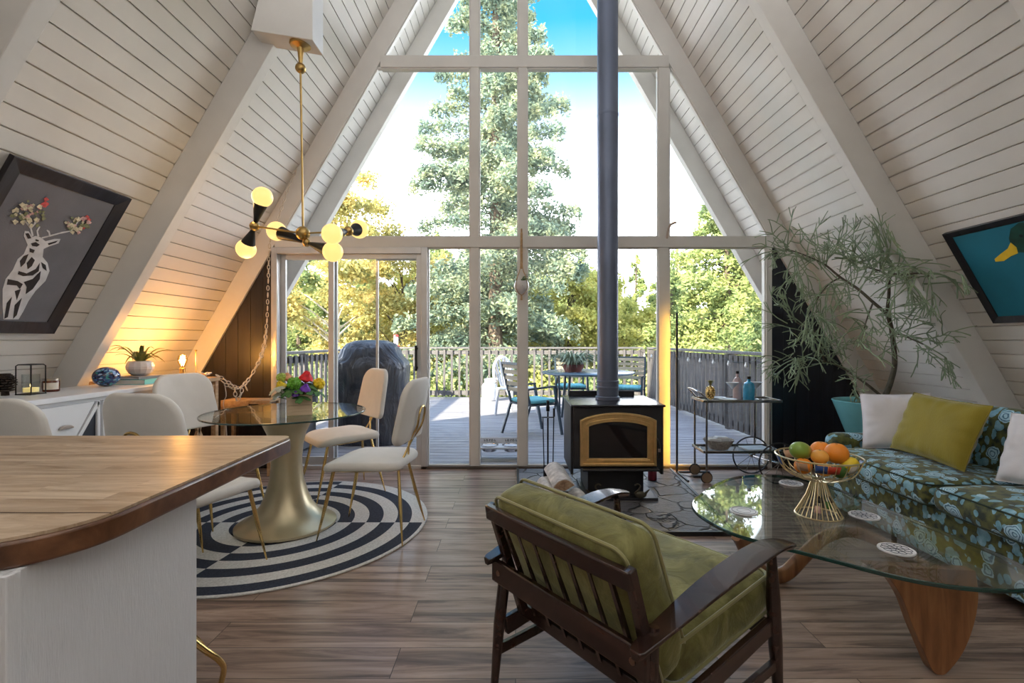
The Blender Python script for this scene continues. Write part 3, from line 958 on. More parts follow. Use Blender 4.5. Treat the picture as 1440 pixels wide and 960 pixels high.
def bloom(kind, c, R, color, mname, seed=0):
    R *= 1.2; c = (c[0] * 1.08, c[1] * 1.08, c[2] + 0.006)
    rg = random.Random(seed)
    m = mat(mname, color, 0.6, var=0.25, vscale=40)
    g = G(); c = Vector(c)
    up = Vector((c.x * 4, c.y * 4, 0.9)).normalized()
    a1 = up.orthogonal().normalized(); a2 = up.cross(a1)
    if kind == 'pom':
        for k in range(70):
            d = Vector((rg.gauss(0, 1), rg.gauss(0, 1), rg.gauss(0, 1))).normalized()
            g.ball(c + d * R * 0.8, R * 0.22, n=5, m=4)
        g.ball(c, R * 0.82, n=10, m=6)
    elif kind == 'rose':
        for ring, (rr, npet, tilt) in enumerate(((0.25, 4, 0.1), (0.5, 5, 0.45), (0.8, 7, 0.9), (1.0, 8, 1.2))):
            for k in range(npet):
                a = 2 * PI * (k + ring * 0.4) / npet
                o_ = a1 * math.cos(a) + a2 * math.sin(a)
                p = c + o_ * R * rr * 0.6 + up * R * (0.5 - 0.35 * ring / 3)
                n_ = (o_ * math.cos(tilt * 0.6) + up * math.sin(tilt * 0.5)).normalized()
                t_ = up.cross(o_).normalized(); b2 = n_.cross(t_).normalized()
                M = Matrix((t_, b2, n_)).transposed()
                g.ball(p, R * 0.42, R * 0.42, R * 0.07, 8, 6, M)
        g.ball(c, R * 0.5, n=8, m=6)
    elif kind == 'leafy':
        for k in range(7):
            a = 2 * PI * k / 7 + rg.random()
            o_ = a1 * math.cos(a) + a2 * math.sin(a)
            n_ = (up + o_ * 0.3).normalized(); t_ = n_.cross(o_).normalized(); r_ = t_.cross(n_)
            g.ball(c + o_ * R * 0.6, R * 0.6, R * 0.32, R * 0.06, 8, 5, Matrix((r_, t_, n_)).transposed())
    st_ = G().tube([(c.x * 0.4, c.y * 0.4, 0.09), tuple(c * 0.9)], 0.003, 5)
    f = g.build('flower' if kind != 'leafy' else 'leaves', m, fb)
    st_.build('stem', mat('stem_green', (0.05, 0.13, 0.03), 0.6), f)
    return f
bloom('rose', (0.035, -0.02, 0.215), 0.045, (0.75, 0.02, 0.03), 'red_petals', 1)['label'] = 'red rose bloom'
bloom('pom', (-0.028, -0.055, 0.190), 0.036, (0.14, 0.38, 0.03), 'green_petals', 2)['label'] = 'green pompon bloom'
bloom('rose', (-0.095, -0.035, 0.172), 0.034, (0.85, 0.60, 0.02), 'yellow_petals', 3)['label'] = 'yellow bloom at the left'
bloom('pom', (0.105, -0.005, 0.178), 0.032, (0.88, 0.66, 0.02), 'yellow_petals', 4)['label'] = 'yellow bloom at the right'
bloom('rose', (0.03, -0.075, 0.155), 0.032, (0.20, 0.06, 0.50), 'purple_petals', 5)['label'] = 'purple bloom'
bloom('rose', (-0.02, -0.09, 0.125), 0.022, (0.10, 0.03, 0.25), 'violet_petals', 6)['label'] = 'dark violet bloom'
bloom('rose', (-0.06, 0.03, 0.215), 0.034, (0.62, 0.30, 0.16), 'peach_petals', 7)['label'] = 'peach bloom'
bloom('pom', (-0.095, 0.02, 0.222), 0.026, (0.42, 0.55, 0.10), 'lime_petals', 8)['label'] = 'lime green bloom'
for i, p in enumerate([(0.06, -0.06, 0.14), (0.10, -0.05, 0.125), (-0.12, -0.04, 0.12), (-0.115, -0.06, 0.16), (0.06, 0.06, 0.17), (-0.03, 0.07, 0.18), (0.01, -0.085, 0.10), (0.07, 0.02, 0.14), (-0.05, -0.08, 0.14), (0.0, 0.0, 0.18), (0.055, -0.03, 0.165), (-0.05, 0.0, 0.17), (0.0, -0.06, 0.15), (-0.08, -0.01, 0.15), (0.085, 0.03, 0.16), (0.03, 0.03, 0.20)]):
    bloom('leafy', p, 0.042, (0.06, 0.16, 0.04) if i not in (2, 3) else (0.42, 0.45, 0.36), 'leaf_green' if i not in (2, 3) else 'silver_leaf', 20 + i)

# ============================================================ DINING CHAIRS
def back_outline():
    w, h, r1, r2 = 0.425, 0.395, 0.115, 0.055
    pts = []
    for cx, cy, r, a0 in ((w / 2 - r1, h - r1, r1, 0), (-w / 2 + r1, h - r1, r1, 90), (-(w / 2 + 0.022) + r2, r2, r2, 180), ((w / 2 + 0.022) - r2, r2, r2, 270)):
        for k in range(9):
            a = math.radians(a0 + 90 * k / 8)
            pts.append((cx + r * math.cos(a), cy + r * math.sin(a)))
    return pts
def padded(outline, t, fn, dome=0.014, rings=6):
    """a padded panel: outline swept with a round edge and a soft dome on both faces"""
    g = G()
    cx = sum(p[0] for p in outline) / len(outline); cy = sum(p[1] for p in outline) / len(outline)
    n_ = len(outline)
    P = []; rows = []
    def row(k, h):
        return [fn((cx + (p[0] - cx) * k, cy + (p[1] - cy) * k), h) for p in outline]
    seq = []
    for k in range(rings + 1):
        f = k / rings
        seq.append((0.02 + 0.90 * f, t / 2 + dome * (1 - f ** 2)))
    for k in range(1, 8):
        a = PI * k / 8
        seq.append((1 - 0.07 + 0.07 * math.sin(a), t / 2 * math.cos(a)))
    for k in range(rings, -1, -1):
        f = k / rings
        seq.append((0.02 + 0.90 * f, -t / 2 - dome * 0.6 * (1 - f ** 2)))
    for k, h in seq: P += row(k, h)
    fs = []
    for i in range(len(seq) - 1):
        for j in range(n_):
            l = (j + 1) % n_
            fs.append((i * n_ + j, i * n_ + l, (i + 1) * n_ + l, (i + 1) * n_ + j))
    fs.append(tuple(range(n_))[::-1]); fs.append(tuple((len(seq) - 1) * n_ + j for j in range(n_)))
    g.add(P, fs)
    return g
def dining_chair():
    t = thing('dining_chair', 'x', 'chair')
    # seat: broad front, waterfall edge, dips in the middle
    def seat_fn(p, h):
        x, y = p
        return (x, y, 0.452 + h + 0.012 * math.cos(y * 9 + 0.3) - 0.02 * (y / 0.24) ** 4 * (1 if y > 0 else 0.2) + 0.05 * max(0, -y - 0.14))
    so = rrect(0.47, 0.48, 0.09)
    padded(so, 0.052, seat_fn, 0.010).build('seat', velvet_white, t)
    lean = math.radians(9)
    def back_fn(p, h):
        x, z = p
        y = -0.225 - h - z * math.sin(lean) - 0.03 * (1 - (x / 0.215) ** 2)
        return (x, y, 0.575 + z * math.cos(lean))
    padded(back_outline(), 0.042, back_fn, 0.008).build('backrest', velvet_white, t)
    z0 = 0.418
    G().tube(smooth_path([(0.185, 0.17, z0), (0.16, 0.195, z0), (0, 0.20, z0), (-0.16, 0.195, z0), (-0.185, 0.17, z0), (-0.175, 0, z0), (-0.13, -0.17, z0 + 0.006), (0, -0.2, z0 + 0.01), (0.13, -0.17, z0 + 0.006), (0.175, 0, z0)], 4, True), 0.0065, 8, closed=True).build('seat_frame', brass, t)
    for s in (-1, 1):
        G().tube([(0.175 * s, 0.17, z0), (0.190 * s, 0.212, 0.22), (0.208 * s, 0.262, 0.002)], [0.0105, 0.0115, 0.004], 12).build('leg', brass, t)
        G().tube([(0.085 * s, -0.20, z0 + 0.01), (0.14 * s, -0.232, 0.22), (0.208 * s, -0.270, 0.002)], [0.0085, 0.0115, 0.004], 12).build('leg', brass, t)
    for s in (-1, 1):
        pts = smooth_path([(0.085 * s, -0.20, z0 + 0.01), (0.03 * s, -0.222, 0.495), (-0.022 * s, -0.248, 0.575), (-0.042 * s, -0.300, 0.66), (-0.050 * s, -0.318, 0.73), (-0.045 * s, -0.324, 0.765), (-0.026 * s, -0.327, 0.786), (0.0, -0.328, 0.792)], 4)
        G().tube(pts, 0.0068, 8).build('back_rod', brass, t)
    return t
ch0 = dining_chair()
chairs = [((-0.90, 3.14), (-0.99, 0.13), 'white dining chair in full view right of the glass table, brass loop on its back'),
          ((-1.375, 3.94), (-0.75, -0.62), 'white velvet dining chair behind the glass table in front of the patio door'),
          ((-1.62, 2.51), (0.22, 0.975), 'white velvet dining chair seen from behind between the counter and the glass table'),
          ((-2.20, 2.40), (0.04, 0.99), 'white velvet dining chair seen from behind at the left edge, next to the cabinet'),
          ((-2.07, 3.40), (0.94, -0.34), 'white velvet dining chair left of the table, half hidden behind another chair back')]
def dist_rug(x, y): return math.hypot(x + 1.56, y - 3.28)
for i, (p, f, lab) in enumerate(chairs):
    c = ch0 if i == 0 else copy_tree(ch0)
    c.location = (p[0], p[1], 0.0095 if i != 3 else 0.0)
    c.rotation_euler = (0, 0, face_rz(*f))
    c['label'] = lab; c['group'] = 'white velvet dining chairs with brass legs'

# ============================================================ SIDEBOARD
sb_white = mat('sideboard_white', (0.72, 0.73, 0.75), 0.38, var=0.03, vscale=4)
navy = mat('navy_paint', (0.012, 0.018, 0.032), 0.4, var=0.1)
teal_paint = mat('teal_paint', (0.12, 0.42, 0.42), 0.45, var=0.06)
sb = thing('sideboard', 'long white sideboard with diamond fronts and a metal cup pull under the sloping wall', 'cabinet', (-2.80, 2.65, 0))
G().box(-0.15, 0.32, -1.15, 1.0, 0.868, 0.90).build('top', sb_white, sb, bevel=0.006)
G().box(-0.14, 0.285, -1.13, 0.985, 0.08, 0.868).build('body', sb_white, sb, bevel=0.003)
G().box(-0.13, 0.25, -1.11, 0.97, 0.0, 0.08).build('plinth', navy, sb)
# framed bays along the front, each with a diamond of mouldings
for i, yc in enumerate((-0.87, -0.38, 0.11, 0.60)):
    d = G().box(0.285, 0.290, yc - 0.235, yc + 0.235, 0.13, 0.845).build('door', navy if i != 1 else teal_paint, sb, bevel=0.001)
    G().prism_x([(yc - 0.20, 0.845), (yc + 0.20, 0.845), (yc + 0.03, 0.60), (yc - 0.03, 0.60)], 0.289, 0.300).build('drawer_front', sb_white, d, bevel=0.002)
    gg = G()
    for (a, b_) in (((yc - 0.225, 0.84), (yc, 0.53)), ((yc + 0.225, 0.84), (yc, 0.53)), ((yc - 0.225, 0.14), (yc, 0.47)), ((yc + 0.225, 0.14), (yc, 0.47)), ((yc - 0.225, 0.13), (yc - 0.225, 0.845)), ((yc + 0.225, 0.13), (yc + 0.225, 0.845))):
        gg.beam((0.296, *a), (0.296, *b_), 0.014, 0.022, up=(0, 0.6, 0.8))
    gg.build('moulding', sb_white, d, bevel=0.001)
    pz = 0.725
    P = []
    gg = G()
    for k in range(9):
        a = PI * k / 8
        P.append((yc + 0.042 * math.cos(a), pz + 0.022 * math.sin(a) - 0.008))
    gg.prism_x(P, 0.300, 0.318)
    gg.build('cup_pull', mat('pewter', (0.42, 0.38, 0.34), 0.3, 1.0), d, bevel=0.003)

# wooden console beyond it
oak = wood('console_oak', (0.30, 0.17, 0.08), (0.46, 0.29, 0.15), (0.60, 0.42, 0.25), axis=1, rough=0.5)
cs = thing('console_table', 'wooden console with crossed end braces in the corner, beside the dark wall', 'console table', (-2.72, 3.93, 0))
G().box(-0.42, 0.26, -0.27, 0.22, 0.872, 0.905).build('top', oak, cs, bevel=0.004)
for sx in (-0.33, 0.23):
    for sy in (-0.24, 0.19):
        G().box(sx - 0.02, sx + 0.02, sy - 0.02, sy + 0.02, 0, 0.872).build('leg', oak, cs, bevel=0.003)
for sx, (a, b_) in ((0.23, (-0.22, 0.17)),):
    G().beam((sx, a, 0.16), (sx, b_, 0.84), 0.02, 0.03).build('brace', oak, cs); G().beam((sx, a, 0.84), (sx, b_, 0.16), 0.02, 0.03).build('brace', oak, cs)
G().beam((-0.31, 0.19, 0.60), (0.21, 0.19, 0.85), 0.02, 0.035).build('brace', oak, cs)
G().box(-0.33, 0.25, -0.25, 0.20, 0.14, 0.16).build('shelf', oak, cs, bevel=0.003)

# things on the sideboard ------------------------------------------------
ZS = 0.9005
ZC = 0.9055
t = thing('pine_cone', 'dark brown pine cone at the left end of the white sideboard', 'pine cone', (-2.85, 2.78, ZS))
g = G(); rg = random.Random(3)
for L_ in range(9):
    f = L_ / 8
    rr = 0.032 * math.sin(PI * (0.18 + 0.78 * f)) + 0.008
    for k in range(11):
        a = 2 * PI * (k + 0.5 * (L_ % 2)) / 11
        z = 0.02 + 0.085 * f
        d = Vector((math.cos(a), math.sin(a), 0.25 + 0.5 * f)).normalized()
        g.beam(Vector((0, 0, z)) + d * 0.01, Vector((0, 0, z)) + d * (rr + 0.014), 0.010, 0.007, w2=0.020, h2=0.005)
g.build('scales', mat('cone_brown', (0.035, 0.022, 0.016), 0.7, var=0.4, vscale=40), t, smooth=False)
G().tube([(0, 0, 0), (0, 0, 0.10)], [0.018, 0.010], 8).build('core', mat('cone_core', (0.03, 0.02, 0.015), 0.8), t)

t = thing('candle_lantern', 'glass candle holder inside an open dark metal frame, on the white sideboard', 'lantern', (-2.765, 2.84, ZS), 0.0)
for (sx, sy) in ((-1, -1), (1, -1), (-1, 1), (1, 1)):
    G().tube([(0.043 * sx, 0.043 * sy, 0), (0.043 * sx, 0.043 * sy, 0.163), (0.037 * sx, 0.037 * sy, 0.17)], 0.0032, 6).build('post', black_metal, t)
G().tube([(-0.037, -0.037, 0.17), (0.037, -0.037, 0.17), (0.037, 0.037, 0.17), (-0.037, 0.037, 0.17)], 0.0032, 6, closed=True).build('top_ring', black_metal, t)
G().box(-0.046, 0.046, -0.046, 0.046, 0, 0.006).build('base', black_metal, t)
G().lathe([(0.036, 0.006), (0.040, 0.012), (0.040, 0.115), (0.0375, 0.115), (0.0375, 0.014), (0, 0.014)], 24).build('glass_cup', clear_glass, t)
cnd = G().lathe([(0, 0.015), (0.034, 0.015), (0.035, 0.038), (0, 0.040)], 20).build('candle', mat('cream_wax', (0.85, 0.76, 0.42), 0.5, emit=(1, 0.72, 0.22), estr=0.35), t)
G().ball((0, 0, 0.052), 0.004, 0.004, 0.011, 8, 6).build('flame', mat('flame', (1, 0.7, 0.2), 0.5, emit=(1, 0.62, 0.18), estr=9), cnd)

t = thing('jar_candle', 'amber glass jar candle with a pale label and metal lid', 'candle', (-2.80, 3.00, ZS))
jar = G().lathe([(0, 0), (0.038, 0), (0.041, 0.004), (0.041, 0.062), (0.037, 0.067), (0, 0.067)], 28).build('jar', mat('amber_glass', (0.10, 0.022, 0.010), 0.12, var=0.1), t)
g = G(); P = []
for k in range(13):
    a = math.radians(-100 + 110 * k / 12)
    P.append((0.0415 * math.cos(a), 0.0415 * math.sin(a)))
g.add([(p[0], p[1], z) for z in (0.014, 0.054) for p in P], [(k, k + 1, 13 + k + 1, 13 + k) for k in range(12)])
g.build('paper_label', mat('paper_label', (0.72, 0.66, 0.58), 0.7), jar)
G().lathe([(0.0395, 0.066), (0.042, 0.066), (0.042, 0.078), (0.040, 0.080), (0, 0.080)], 28).build('lid', mat('pewter', (0.42, 0.38, 0.34), 0.3, 1.0), t)

def egg_mat():
    m, nt, b = new_mat('mosaic_glass')
    v = coords(nt, (1, 1, 1.6))
    vo = nd(nt, 'ShaderNodeTexVoronoi', i_Scale=55.0); nt.links.new(v, vo.inputs['Vector'])
    s = nd(nt, 'ShaderNodeSeparateXYZ'); nt.links.new(vo.outputs['Color'], s.inputs[0])
    nt.links.new(ramp(nt, s.outputs[0], [(0.0, (0.005, 0.008, 0.05)), (0.45, (0.01, 0.02, 0.14)), (0.6, (0.02, 0.12, 0.30)), (0.8, (0.02, 0.26, 0.22)), (0.92, (0.35, 0.50, 0.75))]), b.inputs['Base Color'])
    b.inputs['Roughness'].default_value = 0.06; b.inputs['Coat Weight'].default_value = 0.8
    return m
o = G().ball((0, 0, 0.0), 0.076, 0.076, 0.066, 32, 20).build('glass_egg', egg_mat())
o.location = (-2.73, 3.32, ZS + 0.066)
tag(o, 'dark blue and green mosaic glass egg beside the stack of books', 'ornament')

def book(loc, sx, sy, h, rz, cover, lab, cov_name, bulk=0.0):
    t = thing('book', lab, 'book', loc, rz, 'books stacked on the sideboard')
    cm = mat(cov_name, cover, 0.5, var=0.05)
    G().box(-sx / 2, sx / 2, -sy / 2, sy / 2, 0, 0.003).box(-sx / 2, sx / 2, -sy / 2, sy / 2, h - 0.003, h).box(sx / 2 - 0.003, sx / 2, -sy / 2, sy / 2, 0.003, h - 0.003).build('cover', cm, t, bevel=0.001)
    G().box(-sx / 2 + 0.006, sx / 2 - 0.003, -sy / 2 + 0.006, sy / 2 - 0.006, 0.003, h - 0.003).build('pages', mat('book_pages', (0.68, 0.66, 0.62), 0.8, var=0.1, vscale=3, stretch=(1, 1, 200)), t, smooth=False)
    return t
book((-2.71, 3.62, ZS), 0.24, 0.32, 0.034, 0.05, (0.16, 0.55, 0.52), 'thick turquoise-spined book at the bottom of the stack', 'turquoise_cover')
book((-2.72, 3.60, ZS + 0.0345), 0.22, 0.27, 0.018, -0.06, (0.17, 0.17, 0.18), 'thin charcoal book at the top of the stack under the potted plant', 'charcoal_cover')

# white pot with a leafy plant
t = thing('potted_plant', 'small strappy-leaved plant in a round white ceramic pot on top of the books', 'potted plant', (-2.73, 3.62, ZS + 0.053))
G().lathe([(0, 0), (0.045, 0), (0.070, 0.018), (0.086, 0.048), (0.088, 0.066), (0.080, 0.092), (0.070, 0.105), (0.066, 0.105), (0.072, 0.09), (0.0, 0.088)], 14).build('pot', mat('white_ceramic', (0.62, 0.60, 0.60), 0.3, var=0.1, vscale=20), t, angle=15)
def strap(g, a, L, lift, droop, w, z0=0.09, r0=0.01):
    d = Vector((math.cos(a), math.sin(a), 0)); s_ = Vector((-d.y, d.x, 0))
    P = []; k_ = 9
    for k in range(k_):
        f = k / (k_ - 1)
        p = d * (r0 + L * f) + Vector((0, 0, z0 + lift * math.sin(min(1, f * 1.2) * PI / 2) - droop * f ** 2.4))
        ww = w * (math.sin(PI * min(1, f * 0.9 + 0.12)) ** 0.7) + 0.0008
        P += [p - s_ * ww, p + Vector((0, 0, -ww * 0.5)), p + s_ * ww]
    g.add(P, [q for k in range(k_ - 1) for q in ((3 * k, 3 * k + 1, 3 * k + 4, 3 * k + 3), (3 * k + 1, 3 * k + 2, 3 * k + 5, 3 * k + 4))])
rg = random.Random(8)
g = G()
for k in range(22):
    strap(g, rg.uniform(0, 2 * PI), rg.uniform(0.08, 0.21), rg.uniform(0.06, 0.16), rg.uniform(0.0, 0.11), rg.uniform(0.008, 0.015))
g.build('leaves', mat('olive_leaf', (0.16, 0.19, 0.05), 0.45, var=0.35, vscale=20), t)

# edison lamp
t = thing('filament_lamp', 'glowing bare filament bulb on a small brass base on the wooden console', 'table lamp', (-2.67, 3.99, ZC))
G().lathe([(0, 0), (0.034, 0), (0.036, 0.006), (0.030, 0.012), (0.022, 0.014), (0.020, 0.07), (0.024, 0.074), (0.018, 0.084), (0, 0.084)], 24).build('base', aged_brass, t)
bl = G().lathe([(0.014, 0.078), (0.016, 0.09), (0.032, 0.125), (0.036, 0.150), (0.030, 0.178), (0.012, 0.194), (0.0, 0.196)], 24).build('bulb', glass('bulb_glass', (1.0, 0.88, 0.62), 1.4), t)
G().tube(smooth_path([(-0.008, 0, 0.10), (-0.010, 0, 0.16), (0, 0.004, 0.172), (0.010, 0, 0.16), (0.008, 0, 0.10)], 5), 0.0028, 6).build('filament', mat('filament', (1, 0.6, 0.2), 0.5, emit=(1.0, 0.62, 0.22), estr=90), bl)
light('filament_light', 'POINT', (0, 0, 0.145), 17, (1.0, 0.50, 0.13), size=0.03, parent=t)

t = thing('candlestick', 'slim clear taper candle holder standing just right of the filament lamp', 'candlestick', (-2.62, 4.08, ZC))
G().lathe([(0, 0), (0.03, 0), (0.03, 0.004), (0.005, 0.008), (0.0035, 0.02), (0.0035, 0.21), (0.010, 0.215), (0.010, 0.225), (0, 0.225)], 16).build('stem', aged_brass, t)

# knotted rope garland: up the rafter, down past the door, looped over to the console
rope = mat('rope_cream', (0.62, 0.56, 0.47), 0.85, var=0.15, vscale=60)
def links(g, pts, step=0.036, lw=0.011, r=0.0036, seed=0):
    P = smooth_path(pts, 12)
    acc = 0; last = P[0]; k = 0
    i = 1
    while i < len(P):
        d = (P[i] - last).length
        if d >= step:
            a, b_ = last, P[i]
            t_ = (b_ - a).normalized()
            s_ = t_.orthogonal().normalized(); u_ = t_.cross(s_)
            w_ = s_ if k % 2 else u_
            c_ = (a + b_) / 2
            g.tube([c_ + t_ * (math.cos(q) * step * 0.66) + w_ * (math.sin(q) * lw) for q in [2 * PI * j / 8 for j in range(8)]], r, 5, closed=True)
            last = P[i]; k += 1
        i += 1
    return g
g = G()
links(g, [at(418, 235, 4.62), at(404, 268, 4.60), at(392, 305, 4.58), at(380, 337, 4.60), at(377, 400, 4.60), at(375, 455, 4.60), at(368, 495, 4.58), at(352, 530, 4.46), at(338, 545, 4.36), at(325, 540, 4.26), at(312, 531, 4.18), at(301, 526, 4.11)])
links(g, [at(375, 462, 4.58), at(371, 492, 4.55), at(357, 522, 4.48), at(342, 541, 4.38), at(330, 546, 4.30), at(318, 541, 4.22), at(308, 532, 4.17)], lw=0.012)
links(g, [at(330, 545, 4.30), at(331, 556, 4.30), at(334, 566, 4.30), at(338, 556, 4.32), at(341, 545, 4.36)], lw=0.014)
links(g, [at(345, 543, 4.38), at(349, 552, 4.38), at(343, 549, 4.38)], lw=0.014)
o = g.build('rope_garland', rope)
tag(o, 'cream knotted rope chain hanging from the rafter and looped to the wooden console', 'rope chain')
g = G(); rg = random.Random(4)
pts = [Vector((-2.54 + rg.uniform(-0.05, 0.04), 4.07 + rg.uniform(-0.05, 0.05), ZC + 0.012 + rg.uniform(0, 0.03))) for _ in range(16)]
g.tube(smooth_path(pts, 6), 0.005, 6)
tag(g.build('rope_coil', rope), 'loose pile of cream rope on the end of the wooden console', 'rope')
g = G().tube(smooth_path([at(316, 541, 4.22), at(318, 556, 4.23), at(314, 566, 4.24), at(316, 580, 4.25), at(318, 600, 4.26), (-2.46, 4.28, 0.02)], 6), 0.004, 6)
tag(g.build('lamp_cord', rope), 'thin white cord hanging down beside the wooden console leg', 'cord')

# wooden record stand against the dark wall
t = thing('wooden_stand', 'low wooden stand with a slotted rail against the dark wall by the patio door', 'stand', (-2.40, 4.50, 0))
G().box(-0.22, 0.22, -0.08, 0.12, 0.655, 0.675).build('top', oak, t, bevel=0.003)
for x in (-0.205, 0.205):
    for y in (-0.065, 0.10):
        G().box(x - 0.015, x + 0.015, y - 0.015, y + 0.015, 0, 0.655).build('leg', oak, t, bevel=0.003)
G().box(-0.19, 0.02, -0.078, -0.063, 0.56, 0.655).box(0.115, 0.19, -0.078, -0.063, 0.56, 0.655).box(0.02, 0.115, -0.078, -0.063, 0.56, 0.575).box(0.02, 0.115, -0.078, -0.063, 0.642, 0.655).build('slotted_rail', oak, t, bevel=0.002)
G().box(-0.205, 0.205, -0.065, 0.10, 0.30, 0.32).build('shelf', oak, t, bevel=0.002)

# ============================================================ FRAMED PICTURES ON THE SLOPES
def slope_frame(side, X, Y, Z):
    up = Vector((0.5 * -side, 0, SL / 2)); nrm = Vector((SL / 2 * -side, 0, -0.5))
    ax = Vector((0, -side, 0))
    M = Matrix((ax, up, nrm)).transposed().to_4x4()
    M.translation = Vector((X, Y, Z)) + nrm * 0.004
    return M
def picture(name, label, side, X, Y, Z, w, h, fw, fmat, cmat, depth=0.03):
    t = thing(name, label, 'picture')
    t.matrix_world = slope_frame(side, X, Y, Z)
    g = G()
    W, H = w / 2, h / 2
    for a, b_, c, d in (((-W, -H), (W, -H), (W - fw, -H + fw), (-W + fw, -H + fw)), ((W, -H), (W, H), (W - fw, H - fw), (W - fw, -H + fw)), ((W, H), (-W, H), (-W + fw, H - fw), (W - fw, H - fw)), ((-W, H), (-W, -H), (-W + fw, -H + fw), (-W + fw, H - fw))):
        P = [(a[0], a[1], 0), (b_[0], b_[1], 0), (c[0], c[1], 0), (d[0], d[1], 0), (a[0], a[1], depth), (b_[0], b_[1], depth), (c[0], c[1], depth * 0.55), (d[0], d[1], depth * 0.55)]
        g.add(P, [(3, 2, 1, 0), (4, 5, 6, 7), (0, 1, 5, 4), (1, 2, 6, 5), (2, 3, 7, 6), (3, 0, 4, 7)])
    g.build('frame', fmat, t, bevel=0.002)
    cv = G().box(-W + fw - 0.002, W - fw + 0.002, -H + fw - 0.002, H - fw + 0.002, 0.0, 0.012).build('canvas', cmat, t, smooth=False)
    return t, cv
black_frame = wood('black_wood_frame', (0.006, 0.006, 0.009), (0.014, 0.014, 0.019), (0.028, 0.028, 0.036), axis=1, rough=0.35)
Zc = SL * (-2.705 - XL)
pic, cv = picture('framed_picture', 'black-framed painting of a deer with flowers on its antlers, on the left sloping wall', -1, -2.705, 2.785, Zc, 0.74, 0.985, 0.075, black_frame, mat('canvas_grey', (0.155, 0.155, 0.175), 0.8, var=0.12, vscale=5, bmp=0.2, bscale=200))
dw = mat('deer_white', (0.62, 0.62, 0.64), 0.8, var=0.15, vscale=14)
dk = mat('deer_black', (0.015, 0.015, 0.02), 0.8)
def flat(g, pts, z, th=0.0012):
    return g.prism(pts, lambda p, t_: (p[0], p[1], t_), z, z + th)
z = 0.0121
g = G()
def cuv(q):          # a spot on the sloping canvas, from where it is seen on the wall
    px, py = q[0] / 3.556, 210 + q[1] / 3.556
    s_ = (478.0 - py - SL * (px - 725.0)) / (CH * -1 + SL * 3.682 + 0.0)
    return (F / s_ - 2.785, ((px - 725.0) / s_ + 2.705) * 2.0)
def poly(g, pts, zz): return flat(g, [cuv(p) for p in pts], zz)
poly(g, [(0, 780), (0, 690), (15, 640), (50, 595), (75, 540), (105, 515), (125, 470), (105, 425), (110, 400), (130, 402), (150, 430), (165, 425), (190, 432), (215, 452), (260, 440), (290, 440), (280, 462), (230, 478), (205, 490), (200, 530), (225, 560), (235, 600), (215, 650), (165, 700), (130, 750), (105, 800), (80, 842), (5, 842)], z)
for P in ([(150, 425), (140, 385), (110, 350), (85, 310)], [(140, 385), (160, 365), (165, 340)], [(178, 428), (172, 400), (185, 378)], [(195, 435), (235, 425), (290, 410), (340, 400), (380, 350)], [(235, 425), (232, 405), (220, 395)]):
    for a, b_ in zip(P[:-1], P[1:]):
        a, b_ = cuv(a), cuv(b_)
        g.beam((*a, z + 0.001), (*b_, z + 0.001), 0.010, 0.0015, w2=0.007)
g.build('painted_deer', dw, cv, smooth=False)
g = G()
for P in ([(25, 640), (75, 650), (100, 665), (85, 690), (70, 672), (20, 668)], [(80, 600), (120, 612), (165, 590), (185, 560), (180, 600), (150, 622), (100, 625), (75, 615)],
          [(105, 655), (150, 640), (190, 600), (185, 640), (150, 690), (115, 715), (120, 680)], [(85, 550), (105, 525), (128, 515), (110, 560), (90, 580)], [(120, 560), (145, 530), (160, 545), (145, 575), (125, 590)],
          [(60, 700), (90, 690), (70, 745)], [(192, 555), (215, 570), (220, 600), (200, 585)], [(112, 412), (128, 410), (142, 435), (125, 438)], [(225, 462), (275, 448), (265, 458), (230, 470)],
          [(140, 462), (165, 455), (185, 468), (170, 478), (148, 475)], [(135, 485), (160, 495), (152, 510), (135, 505)], [(165, 440), (180, 445), (178, 452), (164, 450)], [(20, 760), (45, 730), (25, 830), (8, 838)], [(60, 770), (95, 735), (70, 820), (52, 838)]):
    poly(g, P, z + 0.0016)
g.build('painted_shadows', dk, cv, smooth=False)
rg = random.Random(12)
for nm, colr, cnt, R0 in (('painted_leaves', (0.22, 0.24, 0.13), 26, 13), ('painted_petals', (0.60, 0.54, 0.38), 34, 13), ('painted_blossoms', (0.58, 0.36, 0.34), 22, 12), ('painted_rose', (0.62, 0.10, 0.10), 8, 15)):
    g = G()
    for k in range(cnt):
        if nm == 'painted_rose': cx, cy = (192, 268) if k % 2 == 0 else (412, 352); sx_, sy_ = 12, 14
        elif k % 5 < 3: cx, cy = 122, 310; sx_, sy_ = 42, 32
        else: cx, cy = 365, 365; sx_, sy_ = 38, 22
        x = cx + max(-1.9, min(1.9, rg.gauss(0, 1))) * sx_; y = cy + max(-1.9, min(1.9, rg.gauss(0, 1))) * sy_
        r = rg.uniform(0.5, 1.1) * R0; a0 = rg.random() * 3
        poly(g, [(x + r * (1 + 0.35 * math.cos(3 * a + a0)) * math.cos(a), y + r * 0.85 * (1 + 0.3 * math.sin(4 * a + a0)) * math.sin(a)) for a in [2 * PI * j / 12 for j in range(12)]][::-1], z + 0.002 + 0.00015 * k)
    g.build(nm, mat(nm, colr, 0.8, var=0.35, vscale=50), cv, smooth=False)

